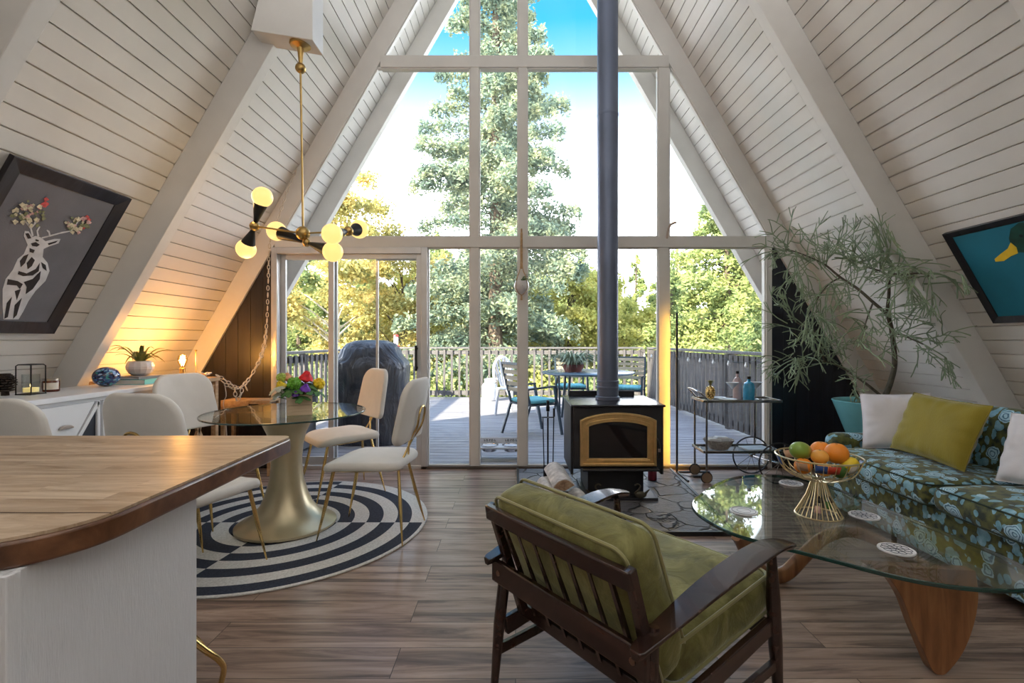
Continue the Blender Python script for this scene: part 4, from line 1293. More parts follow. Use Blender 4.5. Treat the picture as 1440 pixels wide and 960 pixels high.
X2 = 2.915
Zc2 = SL * (XR - X2)
pic2, cv2 = picture('framed_picture', 'black-framed picture of a mallard duck on teal blue, on the right sloping wall', 1, X2, 2.78, Zc2, 0.80, 0.655, 0.040, black_frame, mat('canvas_teal', (0.008, 0.16, 0.24), 0.7, var=0.12, vscale=4, bmp=0.15, bscale=200))
def dkf(pts): return [(max(-0.35, min(0.35, (p[0] + 0.10) * 1.3 - 0.10 + 0.055)), max(-0.285, min(0.285, (p[1] - 0.10) * 1.3 + 0.135))) for p in pts]
flat0 = flat
def flat(g, pts, z, th=0.0012): return flat0(g, dkf(pts), z, th)
g = G()
hd = [(-0.108, 0.115), (-0.098, 0.155), (-0.070, 0.195), (-0.025, 0.215), (0.025, 0.205), (0.055, 0.165), (0.060, 0.10), (0.055, 0.03), (0.05, -0.02), (-0.055, -0.02), (-0.045, 0.04), (-0.060, 0.075), (-0.095, 0.085)]
flat(g, hd, z)
g.build('painted_head', mat('mallard_green', (0.004, 0.05, 0.035), 0.5, var=0.6, vscale=12), cv2, smooth=False)
g = G(); flat(g, [(-0.100, 0.135), (-0.125, 0.110), (-0.165, 0.092), (-0.205, 0.072), (-0.208, 0.058), (-0.17, 0.055), (-0.13, 0.072), (-0.095, 0.080), (-0.088, 0.108)], z + 0.001)
g.build('painted_bill', mat('mallard_yellow', (0.75, 0.48, 0.02), 0.6, var=0.2), cv2, smooth=False)
g = G(); flat(g, [(-0.060, -0.02), (0.055, -0.02), (0.06, -0.035), (-0.063, -0.035)], z + 0.001)
g.build('painted_collar', mat('paint_white', (0.7, 0.7, 0.7), 0.7), cv2, smooth=False)
g = G(); flat(g, [(-0.062, -0.035), (0.06, -0.035), (0.16, -0.10), (0.25, -0.20), (0.26, -0.285), (-0.06, -0.285), (-0.10, -0.20), (-0.10, -0.10)], z)
g.build('painted_breast', mat('mallard_brown', (0.14, 0.06, 0.03), 0.7, var=0.4, vscale=20), cv2, smooth=False)
g = G().lathe([(0.009, z), (0.009, z + 0.002), (0, z + 0.002)], 12, ((-0.045 + 0.10) * 1.3 - 0.045, (0.155 - 0.10) * 1.3 + 0.135, 0)); g.build('painted_eye', dk, cv2)

# ============================================================ CHANDELIER
ch = thing('chandelier', 'brass rod chandelier with black cone arms and glowing round globes over the dining table', 'chandelier', (-1.425, 3.30, 3.166))
def L(px, py, D): return at(px, py, D) - Vector((-1.425, 3.30, 3.166))
G().lathe([(0, 0.012), (0.068, 0.012), (0.070, 0.0), (0.064, -0.010), (0.022, -0.022), (0.014, -0.10), (0.012, -0.13), (0, -0.13)], 28).build('canopy', aged_brass, ch)
G().ball((0, 0, -0.155), 0.034).build('upper_ball', aged_brass, ch)
G().tube([(0, 0, -0.18), L(426, 318, 3.28)], 0.0068, 12).build('rod', aged_brass, ch)
hub = L(426, 328, 3.28)
G().ball(hub, 0.046, n=24, m=14).build('hub', aged_brass, ch)
globe_m = mat('globe_glow', (0.25, 0.20, 0.12), 0.3, emit=(1.0, 0.66, 0.21), estr=0.95)
n0 = [L(358, 318, 3.28), L(431, 341, 3.28), L(490, 325, 3.28)]
G().tube([hub, n0[0]], 0.0062, 10).build('arm', aged_brass, ch); G().tube([hub, n0[2]], 0.0062, 10).build('arm', aged_brass, ch)
G().tube([hub, n0[1]], 0.012, 10).build('arm', aged_brass, ch)
def cone_globe(a, b_):
    a, b_ = Vector(a), Vector(b_)
    d = (b_ - a).normalized(); Ln = (b_ - a).length
    c = G().tube([a + d * 0.02, a + d * 0.03, b_ - d * 0.040], [0.010, 0.013, 0.046], 22)
    o = c.build('cone_arm', black_metal, ch)
    G().ball(b_, 0.064, n=24, m=14).build('globe', globe_m, o)
for i, (p, q) in enumerate((((369, 277, 3.22), (346, 350, 3.34)), ((389, 325, 3.36), (468, 354, 3.20)), ((467, 329, 3.10), (505, 322, 3.44)))):
    G().ball(n0[i], 0.032 if i != 1 else 0.027, n=18, m=10).build('joint', aged_brass, ch)
    cone_globe(n0[i], L(*p)); cone_globe(n0[i], L(*q))
light('chandelier_light', 'POINT', (-0.31, -0.06, -1.04), 1.6, (1.0, 0.62, 0.26), size=0.07, parent=ch)
light('chandelier_light', 'POINT', (-0.37, 0.04, -1.44), 1.6, (1.0, 0.62, 0.26), size=0.07, parent=ch)
# ============================================================ WOOD STOVE
def slate_mat():
    m, nt, b = new_mat('slate_flagstones')
    v = coords(nt, (1, 1, 1))
    ns = nd(nt, 'ShaderNodeTexNoise', i_Scale=4.0, i_Detail=3.0); nt.links.new(v, ns.inputs['Vector'])
    ad = nd(nt, 'ShaderNodeMixRGB', blend_type='ADD'); ad.inputs[0].default_value = 0.12
    nt.links.new(v, ad.inputs[1]); nt.links.new(ns.outputs['Color'], ad.inputs[2])
    vo = nd(nt, 'ShaderNodeTexVoronoi', feature='DISTANCE_TO_EDGE', i_Scale=4.2); nt.links.new(ad.outputs[0], vo.inputs['Vector'])
    vc = nd(nt, 'ShaderNodeTexVoronoi', i_Scale=4.2); nt.links.new(ad.outputs[0], vc.inputs['Vector'])
    s = nd(nt, 'ShaderNodeSeparateXYZ'); nt.links.new(vc.outputs['Color'], s.inputs[0])
    n2 = nd(nt, 'ShaderNodeTexNoise', i_Scale=16.0, i_Detail=8.0, i_Roughness=0.7); nt.links.new(v, n2.inputs['Vector'])
    base = ramp(nt, s.outputs[0], [(0.0, (0.075, 0.080, 0.10)), (0.5, (0.14, 0.14, 0.155)), (1.0, (0.20, 0.19, 0.19))])
    mx = nd(nt, 'ShaderNodeMixRGB', blend_type='OVERLAY'); mx.inputs[0].default_value = 0.7
    nt.links.new(base, mx.inputs[1]); nt.links.new(n2.outputs['Fac'], mx.inputs[2])
    ed = ramp(nt, vo.outputs['Distance'], [(0.0, (0.0,) * 3), (0.035, (1.0,) * 3)])
    m3 = nd(nt, 'ShaderNodeMixRGB'); m3.inputs[1].default_value = (0.012, 0.012, 0.015, 1)
    nt.links.new(ed, m3.inputs[0]); nt.links.new(mx.outputs[0], m3.inputs[2])
    nt.links.new(m3.outputs[0], b.inputs['Base Color'])
    b.inputs['Roughness'].default_value = 0.38
    h = nd(nt, 'ShaderNodeMath', operation='MULTIPLY_ADD'); h.inputs[1].default_value = 0.5
    nt.links.new(n2.outputs['Fac'], h.inputs[0]); nt.links.new(ed, h.inputs[2])
    bump(nt, b, h.outputs[0], 1.0, 0.030)
    return m
hearth = thing('stove_hearth', 'slate flagstone hearth pad with a dark metal edge under the wood stove', 'hearth', (0, 0, 0))
G().prism_z([(0.03, 3.09), (1.35, 3.09), (1.42, 4.60), (0.03, 4.60)], 0.0, 0.022).build('flagstones', slate_mat(), hearth, smooth=False)
g = G().beam((0.01, 3.08, 0.014), (1.36, 3.08, 0.014), 0.02, 0.028).beam((1.36, 3.07, 0.014), (1.43, 4.61, 0.014), 0.02, 0.028).beam((0.02, 3.07, 0.014), (0.02, 4.61, 0.014), 0.02, 0.028)
g.build('edge_trim', black_metal, hearth, smooth=False)
HZ = 0.0222

sv = thing('wood_stove', 'black cast wood stove with a brass arched door and tall round flue pipe', 'stove', (0.755, 3.68, HZ))
def sx(x): return x - 0.755
z1 = 0.715
top_m = mat('stove_top', (0.030, 0.030, 0.036), 0.22, 0.3, var=0.2, vscale=10)
body = G().box(-0.325, 0.325, 0.0, 0.56, 0.235, 0.695).build('firebox', cast_iron, sv, bevel=0.006)
G().box(-0.348, 0.348, -0.03, 0.60, 0.695, 0.712).build('top_plate', top_m, sv, bevel=0.006)
G().box(-0.30, 0.26, 0.575, 0.59, 0.712, 0.755).build('rear_lip', cast_iron, sv, bevel=0.002)
G().box(-0.27, 0.29, -0.075, 0.02, 0.235, 0.250).build('ash_lip', cast_iron, sv, bevel=0.004)
G().box(-0.345, -0.325, 0.02, 0.54, 0.19, 0.69).build('side_shield', cast_iron, sv, bevel=0.003); G().box(0.325, 0.345, 0.02, 0.54, 0.19, 0.69).build('side_shield', cast_iron, sv, bevel=0.003)
G().box(-0.21, 0.21, 0.07, 0.50, 0.02, 0.235).build('pedestal', cast_iron, sv, bevel=0.006)
G().box(-0.24, 0.30, 0.0, 0.54, 0.0, 0.02).build('base_plate', cast_iron, sv, bevel=0.003)
# door with arched frame
def arch(w, h, rise, z0, r=0.0, k=14):
    P = [(-w / 2, z0), (w / 2, z0), (w / 2, z0 + h - rise)]
    for i in range(1, k):
        f = i / k
        x = w / 2 - w * f
        P.append((x, z0 + h - rise + rise * (1 - (2 * f - 1) ** 2) ** 0.8))
    P.append((-w / 2, z0 + h - rise))
    return P
door_s = G()
def ring_prism(g, A, B, y0, y1):
    n_ = len(A)
    P = [(p[0], y, p[1]) for y in (y0, y1) for p in A] + [(p[0], y, p[1]) for y in (y0, y1) for p in B]
    fs = []
    for i in range(n_):
        j = (i + 1) % n_
        fs += [(i, j, n_ + j, n_ + i), (2 * n_ + i, 3 * n_ + i, 3 * n_ + j, 2 * n_ + j), (i, 2 * n_ + i, 2 * n_ + j, j), (n_ + i, n_ + j, 3 * n_ + j, 3 * n_ + i)]
    return g.add(P, fs)
stove_brass = mat('stove_brass', (0.80, 0.55, 0.25), 0.34, 1.0, var=0.12, vscale=16)
A = arch(0.560, 0.392, 0.055, 0.262); B = arch(0.520, 0.352, 0.05, 0.282); C_ = arch(0.430, 0.268, 0.035, 0.318)
dg = ring_prism(G(), A, B, -0.034, 0.0)
dg = dg.build('door', stove_brass, sv, bevel=0.003)
ring_prism(G(), [(p[0] * 1, p[1]) for p in B], C_, -0.020, 0.0).build('door_moulding', stove_brass, dg, bevel=0.002)
ring_prism(G(), arch(0.475, 0.31, 0.042, 0.302), arch(0.462, 0.297, 0.041, 0.308), -0.026, -0.018).build('door_bead', stove_brass, dg, bevel=0.002)
G().prism_y(C_, -0.010, 0.0).build('door_glass', mat('stove_glass', (0.006, 0.006, 0.008), 0.06, var=0.2, spec=0.6), dg, smooth=False)
hd = G().tube(smooth_path([(0.292, -0.010, 0.34), (0.292, -0.05, 0.33), (0.292, -0.055, 0.40), (0.286, -0.05, 0.45), (0.286, -0.01, 0.46)], 5), [0.008] * 21, 8).build('door_handle', black_metal, dg)
G().tube([(0.292, -0.056, 0.375), (0.291, -0.058, 0.40)], 0.010, 10).build('handle_band', chrome, hd)
# little swan ornaments on the pedestal foot
for s in (-1, 1):
    g = G().tube(smooth_path([(0.15 * s, -0.005, 0.03), (0.125 * s, -0.005, 0.055), (0.155 * s, -0.005, 0.085), (0.165 * s, -0.005, 0.11), (0.145 * s, -0.005, 0.125), (0.125 * s, -0.005, 0.115)], 5), 0.006, 7)
    g.ball((0.17 * s, 0.0, 0.045), 0.045, 0.012, 0.026, 12, 8)
    g.beam((0.20 * s, 0, 0.05), (0.235 * s, 0, 0.085), 0.01, 0.02, h2=0.004)
    g.build('swan_ornament', mat('swan_iron', (0.10, 0.085, 0.06), 0.4, 0.6), sv)
flue_m = mat('flue_metal', (0.15, 0.18, 0.26), 0.42, 0.6, var=0.12, vscale=3)
fl = G().lathe([(0.083, 0.712), (0.083, 5.12)], 36, (-0.015, 0.32, 0)).build('flue_pipe', flue_m, sv)
G().lathe([(0.084, 0.712), (0.097, 0.714), (0.097, 0.735), (0.0855, 0.742), (0.086, 0.80), (0.090, 0.803), (0.090, 0.815), (0.0855, 0.82), (0.0855, 0.85), (0.090, 0.853), (0.090, 0.863), (0.084, 0.868)], 36, (-0.015, 0.32, 0)).build('flue_collar', flue_m, fl)
G().lathe([(0.0835, 2.98), (0.0855, 2.985), (0.0855, 3.0), (0.0835, 3.005)], 36, (-0.015, 0.32, 0)).build('flue_seam', flue_m, fl)

# fire tools
t = thing('fireplace_tools', 'black wrought iron fire tool stand with poker and brush, left of the stove', 'fire tools', (0.265, 4.08, HZ))
G().lathe([(0, 0), (0.085, 0), (0.085, 0.012), (0.02, 0.02), (0, 0.02)], 20).build('base', black_metal, t)
G().tube([(0, 0, 0.01), (0, 0, 0.60)], 0.007, 8).build('post', black_metal, t)
G().lathe([(0.0, 0.60), (0.014, 0.605), (0.016, 0.64), (0.009, 0.66), (0.014, 0.69), (0.0, 0.70)], 14).build('finial', black_metal, t)
G().tube([(-0.05, 0, 0.555), (0.05, 0, 0.555)], 0.005, 6).tube([(0, -0.05, 0.555), (0, 0.05, 0.555)], 0.005, 6).build('hook_bar', black_metal, t)
G().tube([(-0.042, -0.02, 0.56), (-0.03, -0.02, 0.05)], 0.0045, 6).build('poker', black_metal, t)
br_ = G().tube([(0.048, 0, 0.56), (0.042, 0, 0.16)], 0.0045, 6).tube([(0.05, 0, 0.56), (0.05, 0, 0.63)], 0.009, 8).build('brush', black_metal, t)
G().lathe([(0.0, 0.05), (0.026, 0.05), (0.018, 0.16), (0, 0.16)], 12, (0.042, 0, 0)).build('bristles', mat('bristles', (0.05, 0.04, 0.03), 0.9), br_)
G().tube([(0, 0.046, 0.56), (0, 0.04, 0.14)], 0.0045, 6).obox((0, 0.045, 0.10), (0.07, 0.006, 0.10)).build('shovel', black_metal, t)

# split firewood
barkm = mat('birch_bark', (0.58, 0.55, 0.52), 0.85, var=0.35, vscale=20, bmp=0.5, bscale=60, stretch=(1, 1, 1))
splitw = wood('split_wood', (0.16, 0.09, 0.05), (0.36, 0.23, 0.14), (0.52, 0.37, 0.24), axis=1, rough=0.85)
charw = mat('dark_bark', (0.035, 0.022, 0.018), 0.9, var=0.5, vscale=25, bmp=0.6, bscale=50)
def log_(c, L_, r, rz, tilt, lab, bk, wedge=True, roll=0.0, seed=0):
    t = thing('firewood_log', lab, 'firewood', c, 0, 'split logs beside the stove')
    t.rotation_euler = Euler((tilt, 0, rz), 'XYZ')
    rg = random.Random(seed)
    n_ = 10
    a0 = roll
    arc = [(r * math.cos(a0 + 2.3 * k / n_) * (1 + rg.uniform(-.05, .05)), r * math.sin(a0 + 2.3 * k / n_) * (1 + rg.uniform(-.05, .05))) for k in range(n_ + 1)]
    inner = [(p[0] * 0.93, p[1] * 0.93) for p in arc]
    P = inner + [(0.0, 0.0)]
    mx_ = min(p[1] for p in P)
    core = G().prism(P, lambda p, y: (p[0], y, p[1] - mx_), -L_ / 2, L_ / 2).build('split_face', splitw if seed != 2 else charw, t, smooth=False)
    n2 = len(arc)
    g = G()
    g.add([(p[0], y, p[1] - mx_) for y in (-L_ / 2, L_ / 2) for p in arc] + [(p[0], y, p[1] - mx_) for y in (-L_ / 2, L_ / 2) for p in inner],
          [q for i in range(n2 - 1) for q in ((i, i + 1, n2 + i + 1, n2 + i), (2 * n2 + i, 3 * n2 + i, 3 * n2 + i + 1, 2 * n2 + i + 1), (i, 2 * n2 + i, 2 * n2 + i + 1, i + 1), (n2 + i, n2 + i + 1, 3 * n2 + i + 1, 3 * n2 + i))] + [(0, n2, 3 * n2, 2 * n2), (n2 - 1, 3 * n2 - 1, 4 * n2 - 1, 2 * n2 - 1)])
    g.build('bark', bk, t)
    return t
log_((0.170, 3.50, HZ + 0.002), 0.40, 0.085, 0.12, 0.0, 'pale birch log at the left end of the woodpile', barkm, roll=0.5, seed=1)
log_((0.345, 3.42, HZ + 0.002), 0.40, 0.090, -0.05, 0.0, 'dark-ended split log in the bottom row of the woodpile', charw, roll=0.4, seed=2)
log_((0.250, 3.52, HZ + 0.092), 0.38, 0.085, 0.10, 0.0, 'pale birch log resting on top of the woodpile, at the left', barkm, roll=0.4, seed=4)
log_((0.310, 3.56, HZ + 0.178), 0.40, 0.080, 0.10, 0.05, 'topmost pale log, leaning against the stove side', barkm, roll=0.5, seed=6)

log_((0.475, 3.37, HZ + 0.002), 0.36, 0.065, -0.12, 0.0, 'dark-barked split log lying in front of the stove pedestal', charw, roll=0.4, seed=2)
log_((0.455, 3.385, HZ + 0.075), 0.34, 0.060, 0.16, 0.0, 'small pale log on the dark log nearest the stove pedestal', barkm, roll=0.5, seed=9)

o = G().lathe([(0, 0), (0.036, 0), (0.037, 0.004), (0.037, 0.096), (0.034, 0.10), (0.030, 0.094), (0, 0.092)], 26).build('candle', mat('burgundy_wax', (0.17, 0.012, 0.03), 0.4, var=0.15))
o.location = (1.165, 4.24, HZ); tag(o, 'short burgundy pillar candle on the hearth behind the stove', 'candle')

# corner light: slim black pole shining amber onto the window post
t = thing('corner_lamp', 'slim black corner lamp pole casting amber light on the window post', 'floor lamp', (1.475, 4.55, 0))
G().box(-0.008, 0.008, -0.008, 0.008, 0.0, 1.46).build('pole', black_metal, t, bevel=0.001)
G().box(-0.0075, 0.30, -0.008, 0.008, 0.0, 0.012).build('base_bar', black_metal, t, bevel=0.001)
G().box(-0.0075, 0.009, -0.30, -0.008, 0.0, 0.012).build('base_bar', black_metal, t, bevel=0.001)
G().box(-0.0055, 0.0055, 0.008, 0.0095, 0.03, 1.44).build('light_strip', mat('amber_strip', (1, 0.6, 0.1), 0.5, emit=(1.0, 0.52, 0.06), estr=46), t, smooth=False)
g = G().tube(smooth_path([(-0.0, -0.02, 0.006), (0.02, -0.10, 0.005), (0.10, -0.16, 0.005), (0.20, -0.20, 0.005)], 6), 0.003, 6).build('power_cord', black_metal, t)
G().rbox((0.13, -0.17, 0.012), (0.09, 0.03, 0.02), 0.008, 6).build('switch', black_metal, g)

# hook on the transom and hanging planter
o = G().tube(smooth_path([(0, -0.0, -0.02), (0, -0.03, 0.0), (0.0, -0.06, 0.05), (0.02, -0.07, 0.11), (0.075, -0.075, 0.135)], 6), [0.012] * 24 + [0.010], 10).build('pipe_hook', mat('pale_wood', (0.45, 0.36, 0.30), 0.5, var=0.2))
o.location = (1.42, 4.70, 2.17); tag(o, 'bent wooden peg hook on top of the transom right of the stove pipe', 'hook')
jute = mat('jute', (0.42, 0.28, 0.15), 0.9, var=0.25, vscale=80)
hp = thing('hanging_planter', 'small white pot with an air plant hanging in a jute holder from the middle mullion', 'hanging plant', (0.055, 4.60, 1.70))
G().lathe([(0, -0.065), (0.030, -0.062), (0.060, -0.030), (0.072, 0.005), (0.066, 0.04), (0.055, 0.055), (0.050, 0.055), (0.058, 0.03), (0.0, 0.028)], 24).build('pot', mat('white_ceramic', (0.62, 0.60, 0.60), 0.3), hp)
g = G()
for k in range(4):
    a = PI / 4 + k * PI / 2
    g.tube(smooth_path([(0, 0, -0.075), (0.05 * math.cos(a), 0.05 * math.sin(a), -0.05), (0.075 * math.cos(a), 0.075 * math.sin(a), 0.0), (0.055 * math.cos(a), 0.055 * math.sin(a), 0.09), (0.012 * math.cos(a), 0.012 * math.sin(a), 0.20), (0.006 * math.cos(a), 0.006 * math.sin(a), 0.50)], 5), 0.0035, 5)
g.tube([(0, 0, 0.17), (0, 0, 0.50)], [0.013, 0.011], 8)
g.tube([(0, 0, 0.48), (0, 0, 0.535), (0, 0.055, 0.54)], 0.008, 6)
g.tube([(0, 0, -0.075), (0, 0, -0.12)], [0.008, 0.012], 6)
g.build('jute_holder', jute, hp)
g = G(); rg = random.Random(5)
for k in range(16): strap(g, rg.uniform(-0.6, 2.0) - 0.9, rg.uniform(0.06, 0.13), rg.uniform(0.02, 0.09), rg.uniform(0.0, 0.08), 0.007, z0=0.035, r0=0.0)
g.build('leaves', mat('airplant_green', (0.16, 0.22, 0.09), 0.5, var=0.3), hp)

# ============================================================ BAR CART
bc = thing('bar_cart', 'two-tier chrome and glass bar cart with two big spoked wheels by the window', 'bar cart', (1.93, 4.36, 0))
cart_m = mat('cart_chrome', (0.30, 0.28, 0.27), 0.25, 1.0, var=0.1)
X0, X1, YN, YF = -0.33, 0.33, -0.14, 0.14
for nm, zt in (('top_tray', 0.69), ('bottom_tray', 0.26)):
    tr = G()
    for a, b_ in (((X0, YN), (X1, YN)), ((X0, YF), (X1, YF)), ((X0, YN), (X0, YF)), ((X1, YN), (X1, YF))):
        tr.beam((*a, zt), (*b_, zt), 0.014, 0.024)
    tr = tr.build(nm, cart_m, bc, bevel=0.003)
    G().box(X0 + 0.007, X1 - 0.007, YN + 0.007, YF - 0.007, zt - 0.004, zt + 0.002).build('glass_shelf', table_glass, tr, smooth=False)
for (x, y) in ((X0 + 0.02, YN), (X0 + 0.02, YF)):
    G().tube([(x, y, 0.10), (x, y, 0.70)], 0.009, 10).build('leg', cart_m, bc)
for (x, y) in ((X1 - 0.10, YN), (X1 - 0.10, YF)):
    G().tube([(x, y, 0.17), (x, y, 0.70)], 0.008, 10).build('leg', cart_m, bc)
G().tube(smooth_path([(X0 + 0.03, YN, 0.70), (X0 - 0.01, YN, 0.745), (X0 - 0.05, YN + 0.02, 0.775), (X0 - 0.06, 0, 0.785), (X0 - 0.05, YF - 0.02, 0.775), (X0 - 0.01, YF, 0.745), (X0 + 0.03, YF, 0.70)], 5), 0.008, 10).build('handle', mat('cart_handle', (0.50, 0.48, 0.47), 0.25, 1.0), bc)
def wheel(x, y, r, big, nm):
    g = G().tube([(x + r * math.cos(a), y, r + 0.001 + r * math.sin(a) * 1.0) for a in [2 * PI * k / 40 for k in range(40)]], 0.007, 8, closed=True)
    w = g.build(nm, mat('tyre_black', (0.015, 0.015, 0.018), 0.5), bc)
    if big:
        for k in range(10):
            a = 2 * PI * k / 10
            G().tube([(x, y, r), (x + (r - .004) * math.cos(a), y, r + (r - .004) * math.sin(a))], 0.0022, 5, cap=False).build('spoke', cart_m, w)
        G().tube([(x, y - 0.02, r), (x, y + 0.02, r)], 0.016, 12).build('wheel_hub', cart_m, w)
    else:
        G().tube([(x, y - 0.008, r), (x, y + 0.008, r)], r * 0.96, 20).build('wheel_disc', mat('wheel_tan', (0.25, 0.17, 0.11), 0.5), w)
        G().tube([(x, y, r), (x + 0.005, y, 0.13)], 0.008, 8).build('caster_fork', cart_m, w)
wheel(X1 - 0.12, YF + 0.02, 0.165, True, 'wheel')
wheel(X1 - 0.04, YN - 0.03, 0.170, True, 'wheel')
G().tube([(X1 - 0.12, YF + 0.02, 0.165), (X1 - 0.04, YN - 0.03, 0.170)], 0.007, 8).build('axle', cart_m, bc)
wheel(X0 + 0.02, YN, 0.044, False, 'caster'); wheel(X0 + 0.02, YF, 0.044, False, 'caster')
ZT = 0.6925
BX, BY = 1.93, 4.36
# bottles, pineapple, glasses, plates, bowl, book
t = thing('blue_bottle', 'bright blue glass bottle with a dark stopper on the bar cart', 'bottle', (BX + 0.09, BY - 0.05, ZT))
G().lathe([(0, 0), (0.045, 0), (0.047, 0.01), (0.047, 0.12), (0.040, 0.145), (0.015, 0.160), (0.013, 0.18), (0, 0.18)], 20).build('bottle_body', mat('blue_glass', (0.03, 0.30, 0.52), 0.08, var=0.15, vscale=20, coat=0.5), t)
G().lathe([(0, 0.18), (0.017, 0.18), (0.017, 0.205), (0, 0.205)], 14).build('stopper', black_metal, t)
t = thing('spirits_bottle', 'tall pinkish clear bottle with a dark cap behind the blue bottle', 'bottle', (BX + 0.035, BY + 0.05, ZT))
G().lathe([(0, 0), (0.038, 0), (0.040, 0.01), (0.040, 0.15), (0.030, 0.175), (0.013, 0.19), (0.012, 0.22), (0, 0.22)], 20).build('bottle_body', mat('pink_glass', (0.55, 0.42, 0.42), 0.1, var=0.15, coat=0.4), t)
G().lathe([(0, 0.22), (0.015, 0.22), (0.015, 0.245), (0, 0.245)], 14).build('cap', black_metal, t)
t = thing('brass_pineapple', 'brass pineapple shaker at the handle end of the bar cart', 'ornament', (BX - 0.24, BY - 0.04, ZT))
g = G().ball((0, 0, 0.062), 0.037, 0.037, 0.062, 18, 12)
for L_ in range(6):
    for k in range(9):
        a = 2 * PI * (k + 0.5 * (L_ % 2)) / 9; zz = 0.02 + L_ * 0.017; rr = 0.037 * math.sqrt(max(0.05, 1 - ((zz - 0.062) / 0.062) ** 2))
        g.ball((rr * math.cos(a), rr * math.sin(a), zz), 0.008, n=6, m=4)
g.build('fruit_body', brass, t)
g = G()
for k in range(12):
    strap(g, k * 2.4, 0.022 + 0.010 * (k % 3), 0.05, 0.0, 0.006, z0=0.118, r0=0.002)
g.build('crown', mat('aged_green', (0.22, 0.22, 0.08), 0.4, 0.6), t)
gl0 = None
for i, (dx, dy, lab) in enumerate(((-0.045, -0.03, 'martini glass left of the blue bottle'), (0.175, 0.0, 'martini glass right of the blue bottle'))):
    if gl0 is None:
        t = thing('martini_glass', lab, 'glass', (BX + dx, BY + dy, ZT), 0, 'martini glasses on the bar cart')
        G().lathe([(0, 0), (0.034, 0.0), (0.034, 0.003), (0.004, 0.008), (0.0035, 0.09)], 20).build('stem', clear_glass, t)
        G().lathe([(0.003, 0.09), (0.055, 0.150), (0.053, 0.150), (0.003, 0.093)], 20).build('cup', mat('frosted_rim_glass', (0.62, 0.66, 0.70), 0.1, var=0.05), t)
        gl0 = t
    else:
        t = copy_tree(gl0); t.location = (BX + dx, BY + dy, ZT); t['label'] = lab
for i, (dx, dy, r_, lab, zz) in enumerate(((-0.10, -0.07, 0.075, 'round white plate on the near edge of the bar cart top', 0), (-0.13, 0.05, 0.062, 'smaller round white plate at the back of the bar cart top', 0))):
    o = G().lathe([(0, 0.0), (r_ * 0.6, 0.0), (r_, 0.010), (r_, 0.013), (r_ * 0.6, 0.004), (0, 0.004)], 28).build('plate', mat('white_china', (0.72, 0.73, 0.75), 0.2))
    o.location = (BX + dx, BY + dy, ZT); tag(o, lab, 'plate', 'plates on the bar cart')
g = G().lathe([(0, 0), (0.075, 0), (0.085, 0.01), (0.120, 0.06), (0.135, 0.085), (0.128, 0.085), (0.112, 0.06), (0.078, 0.018), (0, 0.015)], 22)
t = thing('basket', 'grey woven oval basket holding folded napkins, on the lower shelf of the bar cart', 'basket', (BX - 0.16, BY - 0.02, 0.2625))
g.build('bowl', mat('grey_weave', (0.40, 0.37, 0.34), 0.85, var=0.3, vscale=50, bmp=0.8, bscale=120), t).scale = (1.0, 0.85, 1.0)
for i, (x, y, r_) in enumerate(((-0.04, 0, 0.2), (0.03, 0.01, -0.3))):
    G().rbox((x, y, 0.075 + 0.012 * i), (0.11, 0.09, 0.035), 0.012, 6, wob=0.004, seed=i).build('napkin', mat('napkin', (0.62, 0.62, 0.62), 0.9), t)
t = thing('magazine', 'pale magazine lying at the right end of the lower cart shelf', 'magazine', (BX + 0.17, BY, 0.2625), 0.1)
G().box(-0.11, 0.11, -0.08, 0.08, 0, 0.006).build('pages', mat('book_pages', (0.68, 0.66, 0.62), 0.8), t)
G().box(-0.112, 0.112, -0.082, 0.082, 0.006, 0.0075).build('cover', mat('magazine_cover', (0.48, 0.55, 0.62), 0.35, var=0.2, vscale=12), t)

# ============================================================ COFFEE TABLE
wal = wood('walnut', (0.11, 0.040, 0.015), (0.23, 0.095, 0.038), (0.33, 0.155, 0.065), axis=2, scale=0.9, rough=0.35, coat=0.2)
cf = thing('coffee_table', 'rounded triangular glass coffee table on sculpted walnut legs', 'coffee table', (1.40, 2.2, 0))
O = Vector((1.40, 2.2, 0))
out = [(0.855, 2.32), (0.90, 2.13), (0.98, 2.02), (1.08, 1.93), (1.19, 1.83), (1.29, 1.735), (1.40, 1.665), (1.53, 1.628), (1.66, 1.625), (1.765, 1.665), (1.82, 1.76), (1.835, 1.90), (1.82, 2.08), (1.80, 2.27), (1.78, 2.47), (1.77, 2.66), (1.74, 2.82), (1.66, 2.95), (1.52, 3.00), (1.34, 2.97), (1.16, 2.84), (0.98, 2.63), (0.88, 2.48)]
op = smooth_path([(a - O.x, b_ - O.y, 0) for a, b_ in out], 5, True)
gt = G().prism_z([(p.x, p.y) for p in op], 0.384, 0.400).build('glass_top', table_glass, cf, smooth=False)
g = G()
n_ = len(op); P = []; fs = []
for k, (inset, zz) in enumerate(((0.0005, 0.3838), (-0.003, 0.386), (-0.0042, 0.392), (-0.003, 0.398), (0.0005, 0.4002))):
    for i in range(n_):
        t_ = (op[(i + 1) % n_] - op[i - 1]).normalized(); nn_ = Vector((-t_.y, t_.x, 0))
        q = op[i] + nn_ * inset
        P.append((q.x, q.y, zz))
for k in range(4):
    for i in range(n_): fs.append((k * n_ + i, k * n_ + (i + 1) % n_, (k + 1) * n_ + (i + 1) % n_, (k + 1) * n_ + i))
g.add(P, fs); g.build('glass_rim', glass_edge, gt)
